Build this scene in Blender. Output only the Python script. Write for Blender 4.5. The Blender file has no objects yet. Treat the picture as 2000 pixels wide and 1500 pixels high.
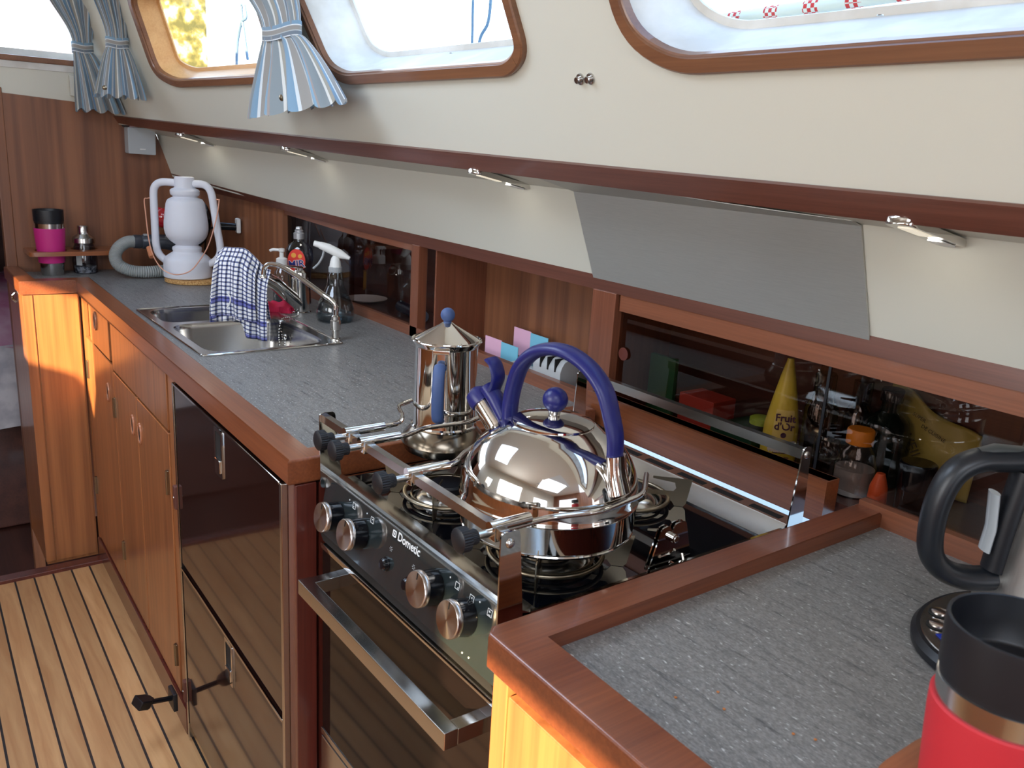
import bpy, bmesh, math, random
from mathutils import Vector, Matrix
random.seed(7)
sc = bpy.context.scene
COL = sc.collection
PI = math.pi

# ------------------------------------------------------------------ camera
f_px = 1680.0
pitch, roll, yaw = (math.radians(v) for v in (15.279, 3.458, 37.154))
CAM = Vector((-.436, -.596, 1.350))
fw = Vector((math.sin(yaw)*math.cos(pitch), math.cos(yaw)*math.cos(pitch), -math.sin(pitch)))
rt0 = Vector((math.cos(yaw), -math.sin(yaw), 0))
up0 = rt0.cross(fw)
Rv = math.cos(roll)*rt0 + math.sin(roll)*up0
Uv = -math.sin(roll)*rt0 + math.cos(roll)*up0
cd = bpy.data.cameras.new('camera'); cam = bpy.data.objects.new('camera', cd); COL.objects.link(cam)
cd.sensor_width = 36; cd.lens = f_px/2000*36; cd.clip_start = .02; cd.clip_end = 200
m = Matrix((( Rv.x, Uv.x, -fw.x, CAM.x), (Rv.y, Uv.y, -fw.y, CAM.y), (Rv.z, Uv.z, -fw.z, CAM.z), (0, 0, 0, 1)))
cam.matrix_world = m
sc.camera = cam
cd.dof.use_dof = True; cd.dof.focus_distance = 1.5; cd.dof.aperture_fstop = 16.0

# ------------------------------------------------------------------ world, sun, daylight, exposure
w = bpy.data.worlds.new('sky'); sc.world = w; w.use_nodes = True
nt = w.node_tree; nt.nodes.clear()
wo = nt.nodes.new('ShaderNodeOutputWorld'); bg = nt.nodes.new('ShaderNodeBackground')
tc = nt.nodes.new('ShaderNodeTexCoord'); sp = nt.nodes.new('ShaderNodeSeparateXYZ')
rp = nt.nodes.new('ShaderNodeValToRGB')
nt.links.new(tc.outputs['Generated'], sp.inputs[0]); nt.links.new(sp.outputs['Z'], rp.inputs[0])
rp.color_ramp.elements[0].position = 0.0; rp.color_ramp.elements[0].color = (.90, .93, .97, 1)
rp.color_ramp.elements[1].position = .9; rp.color_ramp.elements[1].color = (.40, .62, 1, 1)
nt.links.new(rp.outputs[0], bg.inputs[0]); bg.inputs[1].default_value = 4.5
nt.links.new(bg.outputs[0], wo.inputs[0])

def lamp(name, kind, loc, d, energy, color, size=None, sizey=None, **k):
    ld = bpy.data.lights.new(name, kind); ld.energy = energy; ld.color = color
    if kind == 'AREA':
        ld.shape = 'RECTANGLE'; ld.size = size; ld.size_y = sizey
    o = bpy.data.objects.new(name, ld); COL.objects.link(o); o.location = loc
    o.rotation_euler = Vector(d).to_track_quat('-Z', 'Y').to_euler()
    for a, b in k.items(): setattr(ld, a, b)
    return o
SUN = Vector((1, .70, -.41))
s_ = lamp('sun', 'SUN', (-5, -4, 4), SUN, 28, (1, .74, .40), angle=math.radians(.9))
# area lamps added for daylight: under the closed hatches and at blank port wall
lamp('hatch_daylight', 'AREA', (-.45, .95, 1.93), (0.15, 0, -1), 13, (.66, .80, 1), .62, .62)
lamp('aft_hatch_daylight', 'AREA', (-.55, -1.0, 1.93), (.25, .1, -1), 14, (.80, .88, 1), .9, .8)
lamp('port_fill', 'AREA', (-1.37, .35, 1.35), (1, .1, -.02), 17, (.95, .97, 1), 1.2, .55)
sc.view_settings.view_transform = 'Standard'; sc.view_settings.look = 'None'
sc.view_settings.exposure = 0.0; sc.view_settings.gamma = 1; sc.view_settings.use_curve_mapping = False

# ------------------------------------------------------------------ materials
def lin(c):
    return tuple((v/255/12.92 if v/255 <= .04045 else ((v/255+.055)/1.055)**2.4) for v in c)
MATS = {}
def mat(name, rgb=(128,128,128), rough=.5, metal=0, **k):
    if name in MATS: return MATS[name]
    m = bpy.data.materials.new(name); m.use_nodes = True; b = m.node_tree.nodes['Principled BSDF']
    b.inputs['Base Color'].default_value = (*lin(rgb), 1)
    b.inputs['Roughness'].default_value = rough; b.inputs['Metallic'].default_value = metal
    for a, v in k.items(): b.inputs[a].default_value = v
    MATS[name] = m
    return m
def N(m, t, **k):
    n = m.node_tree.nodes.new(t)
    for a, v in k.items(): setattr(n, a, v)
    return n
def wood(name, c1, c2, axis, fine=60, ribbon=14, rough=.32, coat=.35, bump=.02, ribw=.55, vary=(.6,1.)):
    m = mat(name, c1, rough); nt = m.node_tree; b = nt.nodes['Principled BSDF']
    b.inputs['Coat Weight'].default_value = coat; b.inputs['Coat Roughness'].default_value = .12
    tc = N(m, 'ShaderNodeTexCoord')
    def nz(freq, along, det, rough_):
        mp = N(m, 'ShaderNodeMapping'); s = [freq]*3; s['xyz'.index(axis)] = along
        mp.inputs['Scale'].default_value = s
        n = N(m, 'ShaderNodeTexNoise'); n.inputs['Scale'].default_value = 1; n.inputs['Detail'].default_value = det
        n.inputs['Roughness'].default_value = rough_
        nt.links.new(tc.outputs['Object'], mp.inputs[0]); nt.links.new(mp.outputs[0], n.inputs['Vector'])
        return n
    a = nz(fine*4, fine*.08, 4, .65); r = nz(ribbon*2.2, ribbon*.07, 2, .5)
    mx = N(m, 'ShaderNodeMath', operation='MULTIPLY_ADD'); mx.inputs[1].default_value = ribw
    sc_ = N(m, 'ShaderNodeMath', operation='MULTIPLY'); sc_.inputs[1].default_value = 1-ribw
    nt.links.new(a.outputs[0], sc_.inputs[0]); nt.links.new(r.outputs[0], mx.inputs[0]); nt.links.new(sc_.outputs[0], mx.inputs[2])
    cr = N(m, 'ShaderNodeValToRGB')
    cr.color_ramp.elements[0].position = .32; cr.color_ramp.elements[0].color = (*lin(c2), 1)
    cr.color_ramp.elements[1].position = .66; cr.color_ramp.elements[1].color = (*lin(c1), 1)
    nt.links.new(mx.outputs[0], cr.inputs[0]); nt.links.new(cr.outputs[0], b.inputs['Base Color'])
    bp = N(m, 'ShaderNodeBump'); bp.inputs['Strength'].default_value = bump*4; bp.inputs['Distance'].default_value = .0006
    nt.links.new(a.outputs[0], bp.inputs['Height']); nt.links.new(bp.outputs[0], b.inputs['Normal'])
    return m
def steel(name, rgb=(200,200,198), rough=.12, axis=None, k=.12, aniso=0):
    m = mat(name, rgb, rough, 1.0); nt = m.node_tree; b = nt.nodes['Principled BSDF']
    if axis:
        tc = N(m, 'ShaderNodeTexCoord'); mp = N(m, 'ShaderNodeMapping'); s = [900]*3; s['xyz'.index(axis)] = 25
        mp.inputs['Scale'].default_value = s
        n = N(m, 'ShaderNodeTexNoise'); n.inputs['Scale'].default_value = 1; n.inputs['Detail'].default_value = 3
        nt.links.new(tc.outputs['Object'], mp.inputs[0]); nt.links.new(mp.outputs[0], n.inputs['Vector'])
        mr = N(m, 'ShaderNodeMapRange'); mr.inputs['To Min'].default_value = rough-k*.5; mr.inputs['To Max'].default_value = rough+k
        nt.links.new(n.outputs[0], mr.inputs[0]); nt.links.new(mr.outputs[0], b.inputs['Roughness'])
        cr = N(m, 'ShaderNodeValToRGB'); c = lin(rgb)
        cr.color_ramp.elements[0].color = (*[v*.78 for v in c], 1); cr.color_ramp.elements[1].color = (*c, 1)
        nt.links.new(n.outputs[0], cr.inputs[0]); nt.links.new(cr.outputs[0], b.inputs['Base Color'])
    return m
def clear(name, tint=(235,240,240), ior=1.45, rough=.02, extra=.03):
    if name in MATS: return MATS[name]
    m = bpy.data.materials.new(name); m.use_nodes = True; nt = m.node_tree; nt.nodes.clear()
    o = N(m, 'ShaderNodeOutputMaterial'); mx = N(m, 'ShaderNodeMixShader')
    t = N(m, 'ShaderNodeBsdfTransparent'); t.inputs[0].default_value = (*lin(tint), 1)
    g = N(m, 'ShaderNodeBsdfGlossy'); g.inputs['Roughness'].default_value = rough
    fr = N(m, 'ShaderNodeFresnel'); fr.inputs[0].default_value = ior
    ad = N(m, 'ShaderNodeMath', operation='ADD'); ad.inputs[1].default_value = extra
    ge = N(m, 'ShaderNodeNewGeometry'); ii = N(m, 'ShaderNodeMath', operation='MULTIPLY_ADD')
    ii.inputs[1].default_value = 1/ior-ior; ii.inputs[2].default_value = ior
    nt.links.new(ge.outputs['Backfacing'], ii.inputs[0]); nt.links.new(ii.outputs[0], fr.inputs[0])
    nt.links.new(fr.outputs[0], ad.inputs[0]); nt.links.new(ad.outputs[0], mx.inputs[0])
    nt.links.new(t.outputs[0], mx.inputs[1]); nt.links.new(g.outputs[0], mx.inputs[2]); nt.links.new(mx.outputs[0], o.inputs[0])
    MATS[name] = m
    return m

W_rail   = wood('mahogany_rail', (108,64,50), (76,42,32), 'y', ribbon=10)
W_fid    = wood('fiddle_mahogany', (138,80,48), (106,56,34), 'y', ribbon=8, ribw=.4, rough=.28)
W_fidx   = wood('fiddle_mahogany_cross', (130,72,44), (98,50,32), 'x', ribbon=8, ribw=.4, rough=.28)
W_bulk   = wood('bulkhead_veneer', (142,92,62), (104,64,44), 'z', fine=40, ribbon=16, ribw=.75, rough=.42, coat=.15)
W_cab    = wood('cabinet_veneer', (172,110,66), (134,82,50), 'z', fine=50, ribbon=26, ribw=.7, rough=.30)
W_post   = wood('dark_mahogany', (104,48,38), (76,34,28), 'z', ribbon=8, rough=.25, coat=.5)
W_lock   = wood('locker_frame', (142,86,60), (106,62,42), 'y', ribbon=8, rough=.34)
W_lockz  = wood('locker_upright', (138,82,58), (102,58,40), 'z', ribbon=8, rough=.34)
W_win    = wood('window_frame_wood', (134,90,60), (104,66,44), 'y', ribbon=8, rough=.34)
W_rev    = wood('window_reveal_wood', (226,176,116), (204,150,92), 'y', ribbon=8, rough=.45, coat=.1)
W_dark   = wood('locker_inside', (92,54,44), (60,34,30), 'y', ribbon=8, rough=.4)
W_shelf  = wood('holder_wood', (160,96,56), (120,66,40), 'x', ribbon=8)
M_white  = mat('white_lining', (203,201,188), .38)
M_white2 = mat('white_headliner', (226,224,216), .6)
M_steelp = steel('polished_steel', (214,212,208), .06)
M_steel  = steel('satin_steel', (196,194,190), .20)
M_steelb = steel('brushed_steel', (196,196,190), .42, 'y', .10); M_steelb.node_tree.nodes['Principled BSDF'].inputs['Metallic'].default_value = .65
M_steelk = steel('kettle_steel', (214,210,205), .055)
M_tarn   = steel('tarnished_steel', (150,138,118), .28)
M_copper = steel('copper_wire', (240,178,150), .3); M_copper.node_tree.nodes['Principled BSDF'].inputs['Metallic'].default_value = .4
M_black  = mat('black_glass', (6,8,14), .035, 0, **{'Coat Weight': .6, 'Coat Roughness': .02})
M_fridge = mat('fridge_gloss', (40,22,18), .09, 0, **{'Coat Weight': .4, 'Coat Roughness': .03, 'Coat IOR': 1.5})
M_bplas  = mat('black_plastic', (16,18,24), .42)
M_bshin  = mat('black_shiny_plastic', (10,12,18), .15)
M_blue   = mat('kettle_blue', (24,28,98), .36)
M_blue2  = mat('moka_blue', (58,80,126), .55)
M_lant   = mat('frosted_polymer', (226,228,236), .55, 0, **{'Subsurface Weight': .3, 'Subsurface Radius': (.02,.02,.02)})
M_pink   = mat('magenta_silicone', (190,36,120), .55)
M_red    = mat('red_silicone', (190,38,48), .55)
M_whitep = mat('white_plastic', (232,232,228), .4)
M_greyp  = mat('grey_plastic', (170,174,176), .45)
M_hose   = mat('grey_hose', (150,154,152), .45)
M_cork   = mat('cork', (196,150,92), .8)
M_glassd = clear('smoked_acrylic', (204,190,182), 1.45, .012, .02)
M_glass  = clear('window_glass', (236,244,246), 1.45, .0, .0)
M_clear  = clear('clear_plastic', (226,232,234), 1.5, .03, .05)
M_water  = clear('liquid', (206,216,222), 1.33, .02, .02)
M_greyglass = clear('smoky_bottle', (196,202,218), 1.45, .05, .05)
M_gel    = clear('red_gel', (190,60,50), 1.35, .1, .02)
M_shadow = mat('gap_black', (8,6,6), .8)
M_led    = mat('led_lens', (255,250,235), .3)
M_led.node_tree.nodes['Principled BSDF'].inputs['Emission Color'].default_value = (1, .9, .7, 1)
M_led.node_tree.nodes['Principled BSDF'].inputs['Emission Strength'].default_value = .5
M_ink    = mat('white_print', (225,228,228), .5)
M_navy   = mat('navy_print', (24,36,120), .5)
M_purp   = mat('purple_print', (74,28,70), .5)
M_screen = mat('blue_display', (34,54,150), .2)

def slate():
    m = mat('slate_laminate', (112,112,110), .40); nt = m.node_tree; b = nt.nodes['Principled BSDF']
    tc = N(m, 'ShaderNodeTexCoord')
    def mp(s, rz=0):
        q = N(m, 'ShaderNodeMapping'); q.inputs['Scale'].default_value = s; q.inputs['Rotation'].default_value = (0, 0, rz)
        nt.links.new(tc.outputs['Object'], q.inputs[0]); return q
    n1 = N(m, 'ShaderNodeTexNoise'); n1.inputs['Scale'].default_value = 1; n1.inputs['Detail'].default_value = 6; n1.inputs['Roughness'].default_value = .7
    nt.links.new(mp((150, 16, 10), .12).outputs[0], n1.inputs['Vector'])
    n2 = N(m, 'ShaderNodeTexNoise'); n2.inputs['Scale'].default_value = 420; n2.inputs['Detail'].default_value = 2
    nt.links.new(mp((1.3, .6, 1)).outputs[0], n2.inputs['Vector'])
    n3 = N(m, 'ShaderNodeTexNoise'); n3.inputs['Scale'].default_value = 1; n3.inputs['Detail'].default_value = 3
    nt.links.new(mp((330, 120, 1), .2).outputs[0], n3.inputs['Vector'])
    c1 = N(m, 'ShaderNodeValToRGB'); e = c1.color_ramp
    e.elements[0].position = .30; e.elements[0].color = (*lin((74,74,76)), 1)
    e.elements[1].position = .43; e.elements[1].color = (*lin((122,121,119)), 1)
    x = e.elements.new(.72); x.color = (*lin((138,136,133)), 1)
    nt.links.new(n1.outputs[0], c1.inputs[0])
    c2 = N(m, 'ShaderNodeValToRGB'); c2.color_ramp.elements[0].position = .62; c2.color_ramp.elements[0].color = (0,0,0,1)
    c2.color_ramp.elements[1].position = .72; c2.color_ramp.elements[1].color = (1,1,1,1)
    nt.links.new(n3.outputs[0], c2.inputs[0])
    c3 = N(m, 'ShaderNodeValToRGB'); c3.color_ramp.elements[0].position = .3; c3.color_ramp.elements[0].color = (.62,.62,.62,1)
    c3.color_ramp.elements[1].position = .7; c3.color_ramp.elements[1].color = (1.2,1.2,1.2,1)
    nt.links.new(n2.outputs[0], c3.inputs[0])
    mu = N(m, 'ShaderNodeMix', data_type='RGBA', blend_type='MULTIPLY'); mu.inputs[0].default_value = .9
    nt.links.new(c1.outputs[0], mu.inputs[6]); nt.links.new(c3.outputs[0], mu.inputs[7])
    mx = N(m, 'ShaderNodeMix', data_type='RGBA'); mx.inputs[7].default_value = (*lin((210,210,208)), 1)
    sc2 = N(m, 'ShaderNodeMath', operation='MULTIPLY'); sc2.inputs[1].default_value = .75
    nt.links.new(c2.outputs[0], sc2.inputs[0]); nt.links.new(sc2.outputs[0], mx.inputs[0]); nt.links.new(mu.outputs[2], mx.inputs[6])
    nt.links.new(mx.outputs[2], b.inputs['Base Color'])
    bp = N(m, 'ShaderNodeBump'); bp.inputs['Strength'].default_value = .35; bp.inputs['Distance'].default_value = .0005
    nt.links.new(n1.outputs[0], bp.inputs['Height']); nt.links.new(bp.outputs[0], b.inputs['Normal'])
    return m
M_slate = slate()

def teak():
    m = mat('teak_and_caulk', (200,150,100), .5); nt = m.node_tree; b = nt.nodes['Principled BSDF']
    tc = N(m, 'ShaderNodeTexCoord'); sp = N(m, 'ShaderNodeSeparateXYZ'); nt.links.new(tc.outputs['Object'], sp.inputs[0])
    # plank index across x, boards follow the slight splay of the cabinet front
    a = N(m, 'ShaderNodeMath', operation='MULTIPLY_ADD'); a.inputs[1].default_value = -.0245
    nt.links.new(sp.outputs['Y'], a.inputs[0]); nt.links.new(sp.outputs['X'], a.inputs[2])
    s = N(m, 'ShaderNodeMath', operation='ADD'); s.inputs[1].default_value = 5.0 + .0492
    nt.links.new(a.outputs[0], s.inputs[0])
    d = N(m, 'ShaderNodeMath', operation='DIVIDE'); d.inputs[1].default_value = .0515; nt.links.new(s.outputs[0], d.inputs[0])
    fr = N(m, 'ShaderNodeMath', operation='FRACT'); nt.links.new(d.outputs[0], fr.inputs[0])
    fl = N(m, 'ShaderNodeMath', operation='FLOOR'); nt.links.new(d.outputs[0], fl.inputs[0])
    pp = N(m, 'ShaderNodeMath', operation='PINGPONG'); pp.inputs[1].default_value = .5; nt.links.new(fr.outputs[0], pp.inputs[0])
    lt = N(m, 'ShaderNodeMath', operation='LESS_THAN'); lt.inputs[1].default_value = .052; nt.links.new(pp.outputs[0], lt.inputs[0])
    wn = N(m, 'ShaderNodeTexWhiteNoise', noise_dimensions='1D'); nt.links.new(fl.outputs[0], wn.inputs['W'])
    cb = N(m, 'ShaderNodeCombineXYZ'); nt.links.new(sp.outputs['X'], cb.inputs[0]); nt.links.new(sp.outputs['Y'], cb.inputs[1]); 
    m10 = N(m, 'ShaderNodeMath', operation='MULTIPLY'); m10.inputs[1].default_value = 7; nt.links.new(wn.outputs[0], m10.inputs[0]); nt.links.new(m10.outputs[0], cb.inputs[2])
    mp = N(m, 'ShaderNodeMapping'); mp.inputs['Scale'].default_value = (48, 4, 1); nt.links.new(cb.outputs[0], mp.inputs[0])
    n = N(m, 'ShaderNodeTexNoise'); n.inputs['Scale'].default_value = 1; n.inputs['Detail'].default_value = 6; n.inputs['Distortion'].default_value = .8
    nt.links.new(mp.outputs[0], n.inputs['Vector'])
    cr = N(m, 'ShaderNodeValToRGB'); e = cr.color_ramp
    e.elements[0].position = .2; e.elements[0].color = (*lin((186,134,86)), 1)
    e.elements[1].position = .8; e.elements[1].color = (*lin((220,174,122)), 1)
    nt.links.new(n.outputs[0], cr.inputs[0])
    v = N(m, 'ShaderNodeMapRange'); v.inputs['To Min'].default_value = .82; v.inputs['To Max'].default_value = 1.12; nt.links.new(wn.outputs[0], v.inputs[0])
    hs = N(m, 'ShaderNodeHueSaturation'); nt.links.new(v.outputs[0], hs.inputs['Value']); nt.links.new(cr.outputs[0], hs.inputs['Color'])
    mx = N(m, 'ShaderNodeMix', data_type='RGBA'); mx.inputs[7].default_value = (*lin((38,36,36)), 1)
    nt.links.new(lt.outputs[0], mx.inputs[0]); nt.links.new(hs.outputs[0], mx.inputs[6]); nt.links.new(mx.outputs[2], b.inputs['Base Color'])
    b.inputs['Coat Weight'].default_value = .15; b.inputs['Coat Roughness'].default_value = .3
    return m
M_teak = teak()

def stripes():
    m = mat('striped_curtain_cloth', (150,170,190), .85); nt = m.node_tree; b = nt.nodes['Principled BSDF']
    uv = N(m, 'ShaderNodeTexCoord'); sp = N(m, 'ShaderNodeSeparateXYZ'); nt.links.new(uv.outputs['UV'], sp.inputs[0])
    fr = N(m, 'ShaderNodeMath', operation='FRACT'); nt.links.new(sp.outputs['X'], fr.inputs[0])
    cr = N(m, 'ShaderNodeValToRGB'); e = cr.color_ramp; e.interpolation = 'CONSTANT'
    seq = [(0,(130,162,186)),(.12,(222,228,230)),(.15,(158,154,148)),(.27,(190,198,200)),(.30,(122,134,146)),(.40,(228,230,230)),
           (.43,(136,168,190)),(.55,(166,154,148)),(.58,(142,152,156)),(.70,(226,226,220)),(.735,(168,164,152)),(.83,(112,138,164)),(.92,(206,212,214)),(.95,(150,154,154))]
    e.elements[0].position = 0; e.elements[0].color = (*lin(seq[0][1]), 1)
    e.elements[1].position = seq[1][0]; e.elements[1].color = (*lin(seq[1][1]), 1)
    for p, c in seq[2:]:
        x = e.elements.new(p); x.color = (*lin(c), 1)
    nt.links.new(fr.outputs[0], cr.inputs[0]); nt.links.new(cr.outputs[0], b.inputs['Base Color'])
    b.inputs['Sheen Weight'].default_value = .3
    # thin cotton: lets daylight through
    tr = N(m, 'ShaderNodeBsdfTranslucent'); nt.links.new(cr.outputs[0], tr.inputs[0])
    mx = N(m, 'ShaderNodeMixShader'); mx.inputs[0].default_value = .25
    out = nt.nodes['Material Output']
    nt.links.new(b.outputs[0], mx.inputs[1]); nt.links.new(tr.outputs[0], mx.inputs[2]); nt.links.new(mx.outputs[0], out.inputs[0])
    return m
M_curt = stripes()

def check():
    m = mat('checked_towel_cloth', (235,235,235), .9); nt = m.node_tree; b = nt.nodes['Principled BSDF']
    uv = N(m, 'ShaderNodeTexCoord'); sp = N(m, 'ShaderNodeSeparateXYZ'); nt.links.new(uv.outputs['UV'], sp.inputs[0])
    def line(sock, k):
        mu = N(m, 'ShaderNodeMath', operation='MULTIPLY'); mu.inputs[1].default_value = k; nt.links.new(sock, mu.inputs[0])
        fr = N(m, 'ShaderNodeMath', operation='FRACT'); nt.links.new(mu.outputs[0], fr.inputs[0])
        lt = N(m, 'ShaderNodeMath', operation='LESS_THAN'); lt.inputs[1].default_value = .36; nt.links.new(fr.outputs[0], lt.inputs[0])
        return lt
    a = line(sp.outputs['X'], 19); c = line(sp.outputs['Y'], 23)
    ad = N(m, 'ShaderNodeMath', operation='ADD'); nt.links.new(a.outputs[0], ad.inputs[0]); nt.links.new(c.outputs[0], ad.inputs[1])
    hf = N(m, 'ShaderNodeMath', operation='MULTIPLY'); hf.inputs[1].default_value = .5; nt.links.new(ad.outputs[0], hf.inputs[0])
    cr = N(m, 'ShaderNodeValToRGB'); e = cr.color_ramp; e.interpolation = 'CONSTANT'
    e.elements[0].position = 0; e.elements[0].color = (*lin((238,238,238)), 1)
    e.elements[1].position = .4; e.elements[1].color = (*lin((104,112,150)), 1)
    x = e.elements.new(.9); x.color = (*lin((16,20,52)), 1)
    nt.links.new(hf.outputs[0], cr.inputs[0])
    # blue bands across the cloth
    bands = None
    for lo, hi in ((.185, .245), (.0, .04)):
        g = N(m, 'ShaderNodeMath', operation='GREATER_THAN'); g.inputs[1].default_value = lo; nt.links.new(sp.outputs['Y'], g.inputs[0])
        l = N(m, 'ShaderNodeMath', operation='LESS_THAN'); l.inputs[1].default_value = hi; nt.links.new(sp.outputs['Y'], l.inputs[0])
        q = N(m, 'ShaderNodeMath', operation='MULTIPLY'); nt.links.new(g.outputs[0], q.inputs[0]); nt.links.new(l.outputs[0], q.inputs[1])
        if bands is None: bands = q
        else:
            z = N(m, 'ShaderNodeMath', operation='MAXIMUM'); nt.links.new(bands.outputs[0], z.inputs[0]); nt.links.new(q.outputs[0], z.inputs[1]); bands = z
    mul = N(m, 'ShaderNodeMath', operation='MULTIPLY'); mul.inputs[1].default_value = .85; nt.links.new(bands.outputs[0], mul.inputs[0])
    mx = N(m, 'ShaderNodeMix', data_type='RGBA', blend_type='MULTIPLY'); mx.inputs[7].default_value = (*lin((70,78,190)), 1)
    nt.links.new(mul.outputs[0], mx.inputs[0]); nt.links.new(cr.outputs[0], mx.inputs[6]); nt.links.new(mx.outputs[2], b.inputs['Base Color'])
    b.inputs['Sheen Weight'].default_value = .3
    return m
M_towel = check()

def blotch(name, c1, c2, scale=20, rough=.8, c3=None):
    m = mat(name, c1, rough); nt = m.node_tree; b = nt.nodes['Principled BSDF']
    tc = N(m, 'ShaderNodeTexCoord'); n = N(m, 'ShaderNodeTexNoise'); n.inputs['Scale'].default_value = scale; n.inputs['Detail'].default_value = 6
    nt.links.new(tc.outputs['Object'], n.inputs['Vector'])
    cr = N(m, 'ShaderNodeValToRGB'); cr.color_ramp.elements[0].position = .4; cr.color_ramp.elements[0].color = (*lin(c1), 1)
    cr.color_ramp.elements[1].position = .6; cr.color_ramp.elements[1].color = (*lin(c2), 1)
    if c3: x = cr.color_ramp.elements.new(.5); x.color = (*lin(c3), 1)
    nt.links.new(n.outputs[0], cr.inputs[0]); nt.links.new(cr.outputs[0], b.inputs['Base Color'])
    return m
M_corkb = blotch('cork_grain', (170,120,66), (214,172,112), 260)
M_pile  = blotch('mossy_concrete', (86,84,44), (190,182,160), 9, .9, (128,118,62))
M_grp   = mat('weathered_deck_paint', (224,226,228), .5)
M_grey_rev = blotch('weathered_reveal', (216,214,208), (196,192,184), 10, .55)

def rope_mat():
    m = mat('rope_cover', (214,222,206), .85); nt = m.node_tree; b = nt.nodes['Principled BSDF']
    tc = N(m, 'ShaderNodeTexCoord'); sp = N(m, 'ShaderNodeSeparateXYZ'); nt.links.new(tc.outputs['Object'], sp.inputs[0])
    mu = N(m, 'ShaderNodeMath', operation='MULTIPLY'); mu.inputs[1].default_value = 16; nt.links.new(sp.outputs['Y'], mu.inputs[0])
    fr = N(m, 'ShaderNodeMath', operation='FRACT'); nt.links.new(mu.outputs[0], fr.inputs[0])
    lt = N(m, 'ShaderNodeMath', operation='LESS_THAN'); lt.inputs[1].default_value = .36; nt.links.new(fr.outputs[0], lt.inputs[0])
    n = N(m, 'ShaderNodeTexChecker'); n.inputs['Scale'].default_value = 180; nt.links.new(tc.outputs['Object'], n.inputs['Vector'])
    q = N(m, 'ShaderNodeMath', operation='MULTIPLY'); nt.links.new(lt.outputs[0], q.inputs[0]); nt.links.new(n.outputs['Fac'], q.inputs[1])
    mx = N(m, 'ShaderNodeMix', data_type='RGBA'); mx.inputs[6].default_value = (*lin((224,226,216)), 1); mx.inputs[7].default_value = (*lin((206,60,60)), 1)
    nt.links.new(q.outputs[0], mx.inputs[0]); nt.links.new(mx.outputs[2], b.inputs['Base Color'])
    return m
M_rope = rope_mat()

def radial_steel():
    m = steel('spun_steel', (206,196,188), .22); nt = m.node_tree; b = nt.nodes['Principled BSDF']
    b.inputs['Anisotropic'].default_value = .8
    t = N(m, 'ShaderNodeTangent', direction_type='RADIAL', axis='X'); nt.links.new(t.outputs[0], b.inputs['Tangent'])
    return m
M_spun = radial_steel()

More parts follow.
